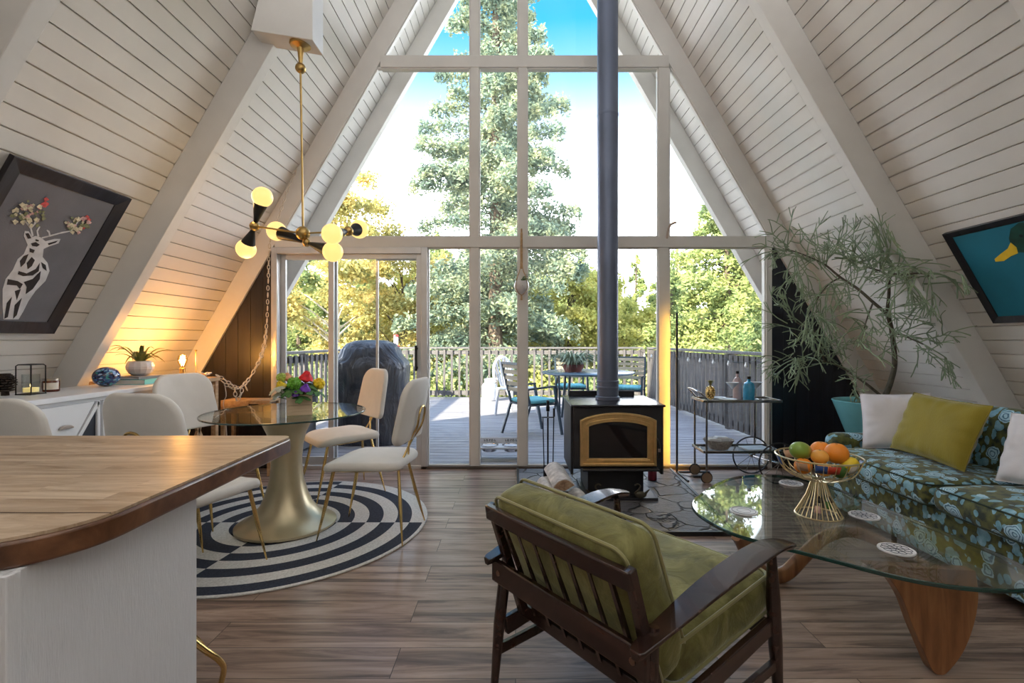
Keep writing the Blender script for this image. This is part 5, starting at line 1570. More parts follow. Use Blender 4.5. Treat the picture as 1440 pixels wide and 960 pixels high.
# front fin, a tapering blade whose point is on the floor
fin = smooth_path([(1.29, 0, 0.383), (1.36, 0, 0.345), (1.41, 0, 0.27), (1.445, 0, 0.17), (1.485, 0, 0.07), (1.51, 0, 0.012), (1.535, 0, 0.001), (1.56, 0, 0.015), (1.61, 0, 0.09), (1.645, 0, 0.19), (1.66, 0, 0.29), (1.65, 0, 0.383)], 5)
def finfn(p, th):
    x, z_ = p
    yy = 1.86 - 0.06 * math.sin((x - 1.27) * 3.0)
    return (x - O.x, yy + th - O.y, z_)
g = G().prism([(p.x, p.z) for p in fin], finfn, -0.021, 0.021)
g.build('leg', wal, cf, bevel=0.008, seg=3, angle=50)
# the other half: sweeps from under the pointed end down to the floor and back up to the pivot
path = smooth_path([(0.985, 2.20, 0.372), (1.01, 2.225, 0.335), (1.08, 2.30, 0.22), (1.18, 2.40, 0.09), (1.27, 2.47, 0.035), (1.36, 2.49, 0.05), (1.44, 2.48, 0.14), (1.50, 2.42, 0.25), (1.54, 2.28, 0.335), (1.56, 2.08, 0.352), (1.56, 1.86, 0.345)], 6)
g = G(); m_ = len(path)
P = []
for i, p in enumerate(path):
    f = i / (m_ - 1)
    t_ = (path[min(i + 1, m_ - 1)] - path[max(i - 1, 0)]).normalized()
    s_ = Vector((t_.y, -t_.x, 0)).normalized()
    u_ = s_.cross(t_).normalized()
    wd = 0.022
    hh_ = 0.075 * (1 - f) ** 1.0 * (1 if f < 0.3 else 1) + 0.034
    if f > 0.35: hh_ = 0.034 + 0.075 * (0.65) * max(0, 1 - (f - 0.35) * 1.3)
    for k in range(12):
        a = 2 * PI * k / 12
        cx_ = math.copysign(abs(math.cos(a)) ** 0.6, math.cos(a)); sy_ = math.copysign(abs(math.sin(a)) ** 0.6, math.sin(a))
        q = p + s_ * wd * cx_ + u_ * hh_ * 0.5 * sy_ - O
        q.z = min(0.3835, max(0.001, q.z))
        P.append(q)
g.add(P, [(i * 12 + k, i * 12 + (k + 1) % 12, (i + 1) * 12 + (k + 1) % 12, (i + 1) * 12 + k) for i in range(m_ - 1) for k in range(12)] + [tuple(range(12))[::-1], tuple((m_ - 1) * 12 + k for k in range(12))])
g.build('leg', wal, cf, angle=60)

# wire fruit bowl
ZG = 0.4004
bowl = thing('fruit_bowl', 'brass wire hourglass bowl full of fruit on the glass coffee table', 'fruit bowl', (1.405, 2.31, ZG))
wire = mat('bowl_wire', (0.74, 0.62, 0.36), 0.28, 0.85, var=0.1)
for z_, r_ in ((0.003, 0.096), (0.165, 0.026), (0.272, 0.178)):
    G().tube([(r_ * math.cos(2 * PI * k / 40), r_ * math.sin(2 * PI * k / 40), z_) for k in range(40)], 0.0032 if z_ < 0.2 else 0.004, 6, closed=True).build('ring', wire, bowl)
g = G()
for k in range(26):
    a = 2 * PI * k / 26
    g.tube([(0.096 * math.cos(a), 0.096 * math.sin(a), 0.003), (0.050 * math.cos(a), 0.050 * math.sin(a), 0.09), (0.026 * math.cos(a), 0.026 * math.sin(a), 0.165)], 0.0022, 5)
g.build('foot_wires', wire, bowl)
g = G()
for k in range(22):
    a = 2 * PI * k / 22
    g.tube(smooth_path([(0.026 * math.cos(a), 0.026 * math.sin(a), 0.165), (0.085 * math.cos(a), 0.085 * math.sin(a), 0.172), (0.145 * math.cos(a), 0.145 * math.sin(a), 0.205), (0.178 * math.cos(a), 0.178 * math.sin(a), 0.272)], 4), 0.0022, 5)
g.build('bowl_wires', wire, bowl)
tiles = [(-2.5, (0.55, 0.33, 0.20), 'tan_tile'), (-2.05, (0.03, 0.08, 0.30), 'blue_tile'), (-1.75, (0.55, 0.06, 0.03), 'red_tile'), (-1.2, (0.66, 0.60, 0.50), 'cream_tile'), (-0.35, (0.03, 0.06, 0.22), 'blue_tile'), (0.6, (0.02, 0.14, 0.03), 'green_tile'), (1.9, (0.55, 0.33, 0.20), 'tan_tile'), (2.9, (0.03, 0.08, 0.30), 'blue_tile')]
for a, colr, nm in tiles:
    g = G(); P = []
    for k in range(4):
        b_ = a - 0.14 + 0.28 * k / 3
        for z_, r_ in ((0.228, 0.160), (0.262, 0.176)): P.append((r_ * math.cos(b_), r_ * math.sin(b_), z_))
    g.add(P, [(2 * k, 2 * k + 2, 2 * k + 3, 2 * k + 1) for k in range(3)])
    o = g.build('tile', mat(nm, colr, 0.35), bowl)
    md = o.modifiers.new('s', 'SOLIDIFY'); md.thickness = 0.004
for i, (a, z_, colr, nm) in enumerate(((-2.0, 0.085, (0.015, 0.012, 0.012), 'black_tile'), (-0.95, 0.085, (0.015, 0.012, 0.012), 'black_tile'), (-2.15, 0.045, (0.62, 0.40, 0.33), 'pink_tile'), (-1.45, 0.065, (0.05, 0.16, 0.02), 'green_tile2'), (-0.75, 0.03, (0.015, 0.012, 0.012), 'black_tile'))):
    r1 = 0.096 - z_ * 0.50
    g = G()
    P = []
    for k in range(3):
        b_ = a - 0.16 + 0.32 * k / 2
        P += [((r1 + 0.008) * math.cos(b_), (r1 + 0.008) * math.sin(b_), z_ - 0.014), ((r1 - 0.006) * math.cos(b_), (r1 - 0.006) * math.sin(b_), z_ + 0.014)]
    g.add(P, [(2 * k, 2 * k + 2, 2 * k + 3, 2 * k + 1) for k in range(2)])
    o = g.build('tile', mat(nm, colr, 0.35), bowl)
    md = o.modifiers.new('s', 'SOLIDIFY'); md.thickness = 0.003
B0 = Vector((1.405, 2.31, ZG))
peel = mat('orange_peel', (0.85, 0.27, 0.02), 0.42, var=0.08, vscale=10, bmp=0.35, bscale=260)
peel2 = mat('mandarin_peel', (0.82, 0.38, 0.06), 0.42, var=0.12, vscale=10, bmp=0.3, bscale=260)
def fruit(name, lab, p, r, m, sq=1.0, R_=None):
    t = thing(name, lab, name.replace('_', ' '), B0 + Vector(p), 0, 'fruit in the wire bowl')
    if R_: t.rotation_euler = R_
    g = G().ball((0, 0, 0), r, r, r * sq, 28, 18)
    g.v = [(x, y, z - (0.10 * r * math.exp(-((x * x + y * y) / (0.06 * r * r))) if z > 0 else -0.05 * r * math.exp(-((x * x + y * y) / (0.06 * r * r))))) for x, y, z in g.v]
    g.build('skin', m, t)
    G().lathe([(0, r * sq * 0.90), (0.006, r * sq * 0.90), (0.004, r * sq * 0.93), (0, r * sq * 0.935)], 8).build('stem_scar', mat('stem_scar', (0.12, 0.10, 0.03), 0.7), t)
    return t
fruit('orange', 'biggest bright orange on top of the fruit, at the right of the bowl', (0.062, -0.035, 0.292), 0.050, peel, 0.94)
fruit('orange', 'small pale orange in the middle of the pile', (-0.030, -0.060, 0.282), 0.037, peel2, 0.88)
fruit('orange', 'orange partly hidden at the back right of the bowl', (0.045, 0.055, 0.285), 0.046, peel, 0.94)
fruit('orange', 'orange low at the left side of the bowl behind the wires', (-0.098, -0.048, 0.238), 0.038, peel, 0.93)
fruit('orange', 'orange low at the front left next to the red tile', (-0.038, -0.108, 0.236), 0.032, peel2, 0.93)
fruit('lemon', 'yellow lemon low at the right side of the bowl', (0.105, -0.060, 0.245), 0.036, mat('lemon_peel', (0.85, 0.62, 0.03), 0.4, bmp=0.3, bscale=240), 1.12, Euler((0.2, 1.3, 0)))
fruit('lime', 'dark green lime low at the front of the bowl', (0.034, -0.100, 0.226), 0.029, mat('lime_peel', (0.05, 0.14, 0.02), 0.4, bmp=0.3, bscale=240), 1.12, Euler((1.2, 0.5, 0)))
t = thing('mango', 'green mango with a red blush lying at the top left of the bowl', 'mango', B0 + Vector((-0.082, 0.0, 0.296)), 0, 'fruit in the wire bowl')
t.rotation_euler = Euler((0.2, 0.25, 0.4))
def mango_mat():
    m, nt, b = new_mat('mango_skin')
    v = coords(nt, (1, 1, 1)); s = nd(nt, 'ShaderNodeSeparateXYZ'); nt.links.new(v, s.inputs[0])
    n2 = nd(nt, 'ShaderNodeTexNoise', i_Scale=20.0); nt.links.new(v, n2.inputs['Vector'])
    ma = nd(nt, 'ShaderNodeMath', operation='MULTIPLY_ADD'); ma.inputs[1].default_value = 9.0
    nt.links.new(s.outputs['X'], ma.inputs[0]); nt.links.new(n2.outputs['Fac'], ma.inputs[2])
    nt.links.new(ramp(nt, ma.outputs[0], [(0.35, (0.22, 0.34, 0.05)), (0.65, (0.40, 0.36, 0.06)), (0.95, (0.65, 0.14, 0.05))]), b.inputs['Base Color'])
    b.inputs['Roughness'].default_value = 0.32
    return m
G().ball((0, 0, 0), 0.056, 0.043, 0.041, 26, 16).build('skin', mango_mat(), t)

# coasters
cm_w = mat('coaster_white', (0.70, 0.70, 0.72), 0.4)
cm_p = mat('coaster_ink', (0.05, 0.06, 0.09), 0.5)
for i, (x, y, lab, style) in enumerate(((1.075, 2.345, 'plain pale round coaster near the pointed end of the glass table', 0), (1.60, 2.285, 'patterned round coaster on the glass table, on the sofa side', 1), (1.465, 1.915, 'patterned round coaster on the glass table nearest the camera', 1), (1.55, 2.80, 'patterned round coaster behind the fruit bowl', 1))):
    t = thing('coaster', lab, 'coaster', (x, y, ZG), 0.4 * i, 'coasters on the coffee table')
    G().lathe([(0, 0), (0.060, 0.0), (0.062, 0.004), (0.060, 0.008), (0.054, 0.007), (0, 0.0065)], 32).build('disc', cm_w, t)
    g = G()
    if style:
        for k in range(10):
            a = 2 * PI * k / 10
            g.tube([(0.038 * math.cos(a) + 0.013 * math.cos(b_), 0.038 * math.sin(a) + 0.013 * math.sin(b_), 0.0074) for b_ in [2 * PI * j / 10 for j in range(10)]], 0.0012, 4, closed=True)
        for k in range(6):
            a = 2 * PI * k / 6
            g.tube([(0, 0, 0.0072), (0.024 * math.cos(a), 0.024 * math.sin(a), 0.0074)], 0.0014, 4)
    else:
        g.tube([(0.052 * math.cos(2 * PI * j / 30), 0.052 * math.sin(2 * PI * j / 30), 0.0078) for j in range(30)], 0.0012, 4, closed=True)
        g.tube([(0.030 * math.cos(2 * PI * j / 24), 0.030 * math.sin(2 * PI * j / 24), 0.007) for j in range(24)], 0.0008, 4, closed=True)
    g.build('printed_pattern', cm_p, t)

# ============================================================ SOFA
def floral_mat():
    m, nt, b = new_mat('floral_fabric')
    v = coords(nt, (1, 1, 1))
    wn_ = nd(nt, 'ShaderNodeTexNoise', i_Scale=16.0, i_Detail=3.0); nt.links.new(v, wn_.inputs['Vector'])
    ad = nd(nt, 'ShaderNodeMixRGB', blend_type='ADD'); ad.inputs[0].default_value = 0.040
    nt.links.new(v, ad.inputs[1]); nt.links.new(wn_.outputs['Color'], ad.inputs[2])
    def M(op, a, b_=None, val=None, val0=None):
        q = nd(nt, 'ShaderNodeMath', operation=op)
        nt.links.new(a, q.inputs[0])
        if b_ is not None: nt.links.new(b_, q.inputs[1])
        elif val is not None: q.inputs[1].default_value = val
        return q.outputs[0]
    # big open flowers: round cells with concentric petal lines
    vo = nd(nt, 'ShaderNodeTexVoronoi', i_Scale=8.5); nt.links.new(ad.outputs[0], vo.inputs['Vector'])
    fl_ = M('LESS_THAN', vo.outputs['Distance'], val=0.36)
    rings = M('SINE', M('MULTIPLY', vo.outputs['Distance'], val=58.0))
    petals = M('GREATER_THAN', rings, val=-0.55)
    # leaves: elongated cells
    mp2 = nd(nt, 'ShaderNodeMapping'); mp2.inputs['Scale'].default_value = (13, 24, 15); mp2.inputs['Rotation'].default_value = (0.7, 0.5, 0.6)
    nt.links.new(ad.outputs[0], mp2.inputs[0])
    v2 = nd(nt, 'ShaderNodeTexVoronoi', i_Scale=1.0); nt.links.new(mp2.outputs[0], v2.inputs['Vector'])
    lf = M('LESS_THAN', v2.outputs['Distance'], val=0.37)
    mp3 = nd(nt, 'ShaderNodeMapping'); mp3.inputs['Scale'].default_value = (22, 12, 15); mp3.inputs['Rotation'].default_value = (0.2, -0.8, 0.3)
    nt.links.new(ad.outputs[0], mp3.inputs[0])
    v3 = nd(nt, 'ShaderNodeTexVoronoi', i_Scale=1.0); nt.links.new(mp3.outputs[0], v3.inputs['Vector'])
    lf2 = M('LESS_THAN', v3.outputs['Distance'], val=0.33)
    lf = M('MAXIMUM', lf, lf2)
    # darker twigs / shading on the olive ground
    n3 = nd(nt, 'ShaderNodeTexNoise', i_Scale=26.0, i_Detail=4.0); nt.links.new(v, n3.inputs['Vector'])
    ground_ = ramp(nt, n3.outputs['Fac'], [(0.36, (0.012, 0.022, 0.012)), (0.50, (0.075, 0.085, 0.018)), (0.70, (0.13, 0.135, 0.028))])
    leafc = ramp(nt, n3.outputs['Fac'], [(0.3, (0.10, 0.25, 0.33)), (0.55, (0.21, 0.42, 0.52)), (0.75, (0.34, 0.56, 0.66))])
    m1 = nd(nt, 'ShaderNodeMixRGB'); nt.links.new(lf, m1.inputs[0]); nt.links.new(ground_, m1.inputs[1]); nt.links.new(leafc, m1.inputs[2])
    flc = ramp(nt, petals, [(0.0, (0.06, 0.17, 0.26)), (1.0, (0.42, 0.64, 0.75))])
    m2 = nd(nt, 'ShaderNodeMixRGB'); nt.links.new(fl_, m2.inputs[0]); nt.links.new(m1.outputs[0], m2.inputs[1]); nt.links.new(flc, m2.inputs[2])
    nt.links.new(m2.outputs[0], b.inputs['Base Color'])
    b.inputs['Roughness'].default_value = 0.75
    b.inputs['Sheen Weight'].default_value = 0.2
    bump(nt, b, n3.outputs['Fac'], 0.15, 0.003)
    return m
floral = floral_mat()
sf = thing('sofa', 'vintage sofa in green and blue floral fabric along the right wall', 'sofa', (2.6, 2.45, 0))
def S(x, y, z_): return (x - 2.6, y - 2.45, z_)
G().rbox(S(2.60, 2.28, 0.205), (0.82, 2.62, 0.29), 0.035, 12).build('base', floral, sf)
pip = mat('piping_dark', (0.02, 0.035, 0.02), 0.7)
for i, (ya, yb) in enumerate(((2.575, 3.43), (1.70, 2.555), (0.98, 1.68))):
    cu = G().rbox(S(2.46, (ya + yb) / 2, 0.405), (0.66, yb - ya, 0.125), 0.045, 14, bulge=0.022, wob=0.004, seed=i).build('seat_cushion', floral, sf)
    for zz in (0.352, 0.458):
        R_ = [(p[0] + 2.46 - 2.6, p[1] + (ya + yb) / 2 - 2.45, zz) for p in rrect(0.66 - 0.006, yb - ya - 0.006, 0.05, 5)]
        G().tube(R_, 0.0045, 6, closed=True).build('piping', pip, cu)
for i, (ya, yb) in enumerate(((2.575, 3.40), (1.70, 2.555), (0.98, 1.68))):
    R_ = Euler((0, math.radians(12), 0)).to_matrix()
    G().rbox(S(2.80, (ya + yb) / 2, 0.625), (0.17, yb - ya, 0.38), 0.06, 14, R=R_, bulge=0.01, wob=0.005, seed=10 + i).build('back_cushion', floral, sf)
G().rbox(S(2.95, 2.28, 0.42), (0.12, 2.62, 0.62), 0.04, 8, R=Euler((0, math.radians(7), 0)).to_matrix()).build('back_frame', floral, sf)
for y, nm in ((3.52, 'far'), (0.91, 'near')):
    G().rbox(S(2.57, y, 0.485), (0.72, 0.155, 0.135), 0.06, 12, wob=0.004, seed=4).rbox(S(2.60, y, 0.24), (0.70, 0.12, 0.36), 0.03, 8).build('arm', floral, sf)
for x in (2.26, 2.92):
    for y in (1.1, 3.5):
        G().tube([S(x, y, 0.0), S(x, y, 0.065)], [0.016, 0.024], 10).build('foot', wal, sf)

def throw_pillow(lab, c, w, h, t_, yaw, tilt, m, seed, roll=0.0):
    # local x = width, y = up, z = facing
    R_ = Euler((0, 0, yaw)).to_matrix() @ Euler((PI / 2 - tilt, 0, 0)).to_matrix() @ Euler((0, 0, roll)).to_matrix()
    o = thing('throw_pillow', lab, 'pillow', c, 0)
    G().pillow((0, 0, 0), w, h, t_, R_, seed=seed).build('cover', m, o)
    k = []
    for j in range(60):
        a = j / 60 * 4
        e = int(a); f = (a - e) * 2 - 1
        u, v = ((f, -1), (1, f), (-f, 1), (-1, -f))[e]
        k.append(R_ @ Vector((u * w / 2 * (1 - 0.055 * (1 - v * v) * abs(u) ** 3), v * h / 2 * (1 - 0.055 * (1 - u * u) * abs(v) ** 3), 0)))
    G().tube(k, 0.0035, 6, closed=True).build('seam', m, o)
    return o
mustard = mat('mustard_corduroy', (0.25, 0.195, 0.008), 0.75, var=0.10, vscale=9, bmp=0.35, bscale=200, sheen=0.4, stretch=(1, 1, 0.12))
white_linen = mat('white_linen', (0.66, 0.64, 0.66), 0.85, var=0.05, vscale=6, bmp=0.2, bscale=300)
throw_pillow('large mustard yellow throw pillow in the middle of the floral sofa', (2.510, 2.965, 0.683), 0.53, 0.385, 0.13, -PI / 2 + 0.02, math.radians(22), mustard, 1, roll=-0.04)
throw_pillow('white throw pillow leaning behind the mustard pillow at the far sofa arm', (2.52, 3.30, 0.672), 0.38, 0.37, 0.12, -0.75, math.radians(14), white_linen, 2, roll=0.08)
throw_pillow('white throw pillow cut off by the right edge of the photo', (2.55, 2.37, 0.672), 0.40, 0.36, 0.12, -PI / 2 + 0.15, math.radians(20), white_linen, 3, roll=0.05)

# ============================================================ BIG PLANT
pp = thing('pencil_cactus', 'sprawling pencil cactus tree in a turquoise cone pot behind the sofa', 'potted plant', (2.84, 3.98, 0))
PO = Vector((2.84, 3.98, 0))
turq = mat('turquoise_glaze', (0.16, 0.47, 0.52), 0.25, var=0.06, vscale=6)
G().lathe([(0, 0.30), (0.10, 0.30), (0.115, 0.31), (0.262, 0.712), (0.268, 0.722), (0.262, 0.728), (0.248, 0.72), (0.235, 0.69), (0, 0.69)], 40).build('pot', turq, pp)
G().lathe([(0, 0.688), (0.234, 0.690), (0.10, 0.702), (0, 0.706)], 30).build('soil', mat('potting_soil', (0.06, 0.035, 0.02), 0.95, var=0.4, vscale=50, bmp=0.8, bscale=80), pp)
for k in range(3):
    a = k * 2 * PI / 3 + 0.5
    G().tube([(0.15 * math.cos(a), 0.15 * math.sin(a), 0.0), (0.12 * math.cos(a), 0.12 * math.sin(a), 0.33)], [0.010, 0.014], 8).build('stand_leg', wal, pp)
G().lathe([(0, 0.285), (0.13, 0.285), (0.13, 0.30), (0, 0.30)], 24).build('stand_top', wal, pp)
def Q(px, py, D): return at(px, py, D) - PO
trunk_m = mat('cactus_trunk', (0.10, 0.085, 0.06), 0.8, var=0.35, vscale=30, bmp=0.4, bscale=80)
main = [
 ([Q(1243, 562, 3.92), Q(1253, 535, 3.90), Q(1258, 512, 3.88), Q(1256, 480, 3.82), Q(1252, 455, 3.76), Q(1247, 441, 3.72)], 0.021, 0.014),
 ([Q(1247, 441, 3.72), Q(1228, 425, 3.74), Q(1205, 405, 3.80), Q(1182, 390, 3.86), Q(1160, 372, 3.92), Q(1140, 362, 3.98)], 0.013, 0.006),
 ([Q(1247, 441, 3.72), Q(1250, 415, 3.60), Q(1252, 388, 3.50), Q(1270, 386, 3.40), Q(1295, 384, 3.30), Q(1306, 388, 3.24)], 0.012, 0.005),
 ([Q(1243, 560, 3.92), Q(1225, 545, 3.95), Q(1205, 530, 4.0), Q(1180, 515, 4.1), Q(1160, 508, 4.15), Q(1135, 505, 4.2)], 0.012, 0.005),
 ([Q(1250, 470, 3.80), Q(1265, 470, 3.66), Q(1285, 478, 3.52), Q(1298, 484, 3.46)], 0.008, 0.004),
 ([Q(1228, 425, 3.74), Q(1222, 440, 3.62), Q(1215, 462, 3.55)], 0.007, 0.004),
 ([Q(1182, 390, 3.86), Q(1165, 400, 3.95), Q(1150, 420, 4.0), Q(1148, 440, 4.02)], 0.007, 0.004),
 ([Q(1252, 388, 3.50), Q(1235, 380, 3.56), Q(1215, 375, 3.62)], 0.007, 0.004),
 ([Q(1140, 362, 3.98), Q(1122, 355, 4.05), Q(1105, 350, 4.1)], 0.006, 0.004),
 ([Q(1160, 508, 4.15), Q(1150, 485, 4.12), Q(1138, 465, 4.1), Q(1115, 450, 4.1)], 0.007, 0.004),
]
g = G()
for pts, r0, r1 in main:
    sp_ = smooth_path(pts, 5)
    g.tube(sp_, [r0 + (r1 - r0) * i / (len(sp_) - 1) for i in range(len(sp_))], 8)
g.build('trunk', trunk_m, pp)
rg = random.Random(77)
twigs = G()
def lim(p):      # stay off the slope and the rafters
    w = p + PO
    mx_ = XR - w.z / SL - 0.03
    for yr in (3.357, 4.675):
        if yr - 0.05 < w.y < yr + 0.14: mx_ = XR - (w.z + 2 * RD) / SL - 0.02
    if w.x > mx_: w.x = mx_
    if w.y > 4.64: w.y = 4.64
    return w - PO
def twig(p, d, L_, r, depth, bend):
    pts = [p]
    k_ = 5
    dd = d.copy()
    for k in range(k_):
        dd = (dd + bend * 0.22 + Vector((rg.gauss(0, .07), rg.gauss(0, .07), rg.gauss(0, .07)))).normalized()
        pts.append(lim(pts[-1] + dd * L_ / k_))
    twigs.tube(pts, [r * (1 - 0.25 * i / k_) for i in range(k_ + 1)], 5)
    if depth > 0:
        nb = rg.choice((2, 3, 3, 4))
        for _ in range(nb):
            nd_ = (dd + Vector((rg.gauss(0, .55), rg.gauss(0, .55), rg.gauss(0, .50)))).normalized()
            twig(pts[-1], nd_, L_ * rg.uniform(0.55, 0.95), r * 0.85, depth - 1, bend)
clusters = [ # (px, py, D, outward dir, number, length, droop)
 (1306, 388, 3.24, (0.5, -0.1, 0.1), 9, 0.15, -0.75), (1290, 384, 3.32, (0.1, -0.2, 0.4), 6, 0.14, -0.5), (1270, 386, 3.40, (0, -0.2, -0.4), 5, 0.14, -0.5),
 (1298, 484, 3.46, (0.5, -0.1, -0.2), 6, 0.14, -0.3), (1275, 474, 3.58, (0.2, -0.3, 0.3), 5, 0.14, -0.1), (1252, 388, 3.50, (-0.1, -0.2, 0.6), 5, 0.15, 0.1),
 (1215, 375, 3.62, (-0.5, -0.1, 0.3), 6, 0.15, 0.0), (1235, 380, 3.56, (-0.1, -0.3, 0.5), 5, 0.14, 0.1), (1205, 405, 3.80, (-0.2, -0.2, 0.6), 5, 0.15, 0.0),
 (1182, 390, 3.86, (0, -0.1, 0.7), 6, 0.16, 0.1), (1160, 372, 3.92, (-0.1, -0.1, 0.7), 7, 0.16, 0.2), (1140, 362, 3.98, (-0.2, -0.1, 0.6), 7, 0.15, 0.1),
 (1105, 352, 4.10, (-0.4, -0.1, 0.2), 8, 0.14, -0.4), (1118, 358, 4.05, (0, -0.2, -0.4), 7, 0.15, -0.6), (1150, 420, 4.0, (-0.3, -0.1, -0.5), 9, 0.16, -0.6),
 (1148, 440, 4.02, (0, -0.2, -0.6), 8, 0.15, -0.7), (1168, 400, 3.94, (-0.2, -0.3, -0.5), 8, 0.16, -0.6), (1215, 462, 3.55, (-0.4, -0.2, -0.4), 8, 0.15, -0.3),
 (1222, 440, 3.62, (-0.4, -0.3, 0.1), 6, 0.15, -0.3), (1250, 470, 3.80, (0.2, -0.5, 0.2), 5, 0.14, -0.2), (1138, 465, 4.1, (-0.3, -0.2, 0.1), 6, 0.15, -0.2),
 (1115, 450, 4.1, (-0.5, -0.1, 0.4), 5, 0.14, 0.2), (1135, 505, 4.2, (-0.6, -0.1, -0.1), 8, 0.14, -0.4), (1160, 508, 4.15, (-0.2, -0.2, 0.5), 6, 0.15, 0.0),
 (1118, 505, 4.2, (-0.5, -0.1, -0.3), 7, 0.13, -0.5), (1200, 525, 4.02, (-0.1, -0.2, 0.4), 4, 0.12, 0.0), (1232, 442, 3.72, (0.1, -0.6, -0.2), 5, 0.14, -0.2), (1200, 548, 4.0, (-0.5, -0.2, -0.2), 5, 0.10, -0.2)]
for (px_, py_, D_, d_, n2, L_, dr_) in clusters:
    p = Q(px_, py_, D_)
    for _ in range(n2):
        d2 = (Vector(d_) + Vector((rg.gauss(0, .45), rg.gauss(0, .4), rg.gauss(0, .42)))).normalized()
        twig(lim(p + Vector((rg.gauss(0, .02), rg.gauss(0, .02), rg.gauss(0, .02)))), d2, L_ * rg.uniform(0.75, 1.25), 0.0050, 2 if rg.random() < 0.50 else 1, Vector((0, 0, dr_)))
twigs.build('twigs', mat('cactus_green', (0.24, 0.31, 0.19), 0.5, var=0.3, vscale=7), pp)

# ============================================================ LOUNGE CHAIR
ac = thing('lounge_chair', 'dark walnut lounge chair with olive green velvet cushions in the foreground', 'armchair', (0.13, 1.45, 0), face_rz(0.8, 0.6))
dwn = wood('dark_walnut', (0.012, 0.005, 0.004), (0.027, 0.012, 0.009), (0.055, 0.025, 0.017), axis=0, scale=1.2, rough=0.27, coat=0.35)
olive = None
def olive_mat():
    m, nt, b = new_mat('olive_velvet')
    v = coords(nt, (1, 1, 1))
    n1 = nd(nt, 'ShaderNodeTexNoise', i_Scale=7.0, i_Detail=5.0, i_Roughness=0.6, i_Distortion=1.2); nt.links.new(v, n1.inputs['Vector'])
    n2 = nd(nt, 'ShaderNodeTexNoise', i_Scale=260.0, i_Detail=2.0); nt.links.new(v, n2.inputs['Vector'])
    nt.links.new(ramp(nt, n1.outputs['Fac'], [(0.34, (0.085, 0.078, 0.018)), (0.5, (0.155, 0.145, 0.040)), (0.68, (0.25, 0.24, 0.085))]), b.inputs['Base Color'])
    b.inputs['Roughness'].default_value = 0.7
    b.inputs['Sheen Weight'].default_value = 0.7; b.inputs['Sheen Roughness'].default_value = 0.35
    b.inputs['Sheen Tint'].default_value = (0.85, 0.88, 0.62, 1)
    h_ = nd(nt, 'ShaderNodeMath', operation='MULTIPLY_ADD'); h_.inputs[1].default_value = 0.08
    nt.links.new(n2.outputs['Fac'], h_.inputs[0]); nt.links.new(n1.outputs['Fac'], h_.inputs[2])
    bump(nt, b, h_.outputs[0], 0.35, 0.02)
    return m
olive = olive_mat()
olive_pipe = mat('olive_piping', (0.24, 0.225, 0.09), 0.6, sheen=0.5)
# axes: x = right (u), y = forward (v)
for s in (-1, 1):
    u = 0.305 * s
    # legs
    G().tube([(u * 1.03, -0.02, 0.002), (u * 1.01, 0.0, 0.25), (u * 1.0, 0.02, 0.40), (u * 1.0, 0.035, 0.505)], [0.012, 0.020, 0.021, 0.014], 12).build('leg', dwn, ac)
    G().tube([(u * 1.05, 0.645, 0.002), (u * 1.04, 0.625, 0.25), (u * 1.04, 0.61, 0.40), (u * 1.04, 0.60, 0.555)], [0.012, 0.021, 0.021, 0.013], 12).build('leg', dwn, ac)
    # arm: flat paddle rising to the front
    sp_ = smooth_path([(u * 1.03, -0.05, 0.478), (u * 1.04, 0.06, 0.505), (u * 1.06, 0.25, 0.548), (u * 1.08, 0.45, 0.578), (u * 1.09, 0.58, 0.585), (u * 1.09, 0.68, 0.568)], 5)
    P = []; m_ = len(sp_)
    for i, p in enumerate(sp_):
        f = i / (m_ - 1)
        w_ = 0.020 + 0.018 * math.sin(PI * min(1, f * 1.05) ** 1.2) + 0.010 * f
        if i == m_ - 1: w_ = 0.016
        if i == 0: w_ = 0.014
        th = 0.022
        P += [p + Vector((-w_, 0, -th * 0.35)), p + Vector((-w_ * 0.6, 0, -th)), p + Vector((w_ * 0.6, 0, -th)), p + Vector((w_, 0, -th * 0.35)), p + Vector((w_, 0, 0)), p + Vector((-w_, 0, 0))]
    g = G().add(P, [(i * 6 + k, i * 6 + (k + 1) % 6, (i + 1) * 6 + (k + 1) % 6, (i + 1) * 6 + k) for i in range(m_ - 1) for k in range(6)] + [tuple(range(6))[::-1], tuple((m_ - 1) * 6 + k for k in range(6))])
    g.build('armrest', dwn, ac, bevel=0.003)
    # side seat rail and lower stretcher
    G().beam((u * 0.99, 0.02, 0.235), (u * 1.02, 0.60, 0.315), 0.022, 0.062, h2=0.05).build('side_rail', dwn, ac, bevel=0.004)
    G().beam((u * 1.01, 0.0, 0.16), (u * 1.04, 0.62, 0.19), 0.020, 0.034).build('stretcher', dwn, ac, bevel=0.004)
    # back frame stile
    G().beam((u * 0.93, 0.085, 0.27), (u * 0.97, -0.045, 0.665), 0.030, 0.030, up=(0, 1, 0), w2=0.024, h2=0.026).build('back_stile', dwn, ac, bevel=0.004)
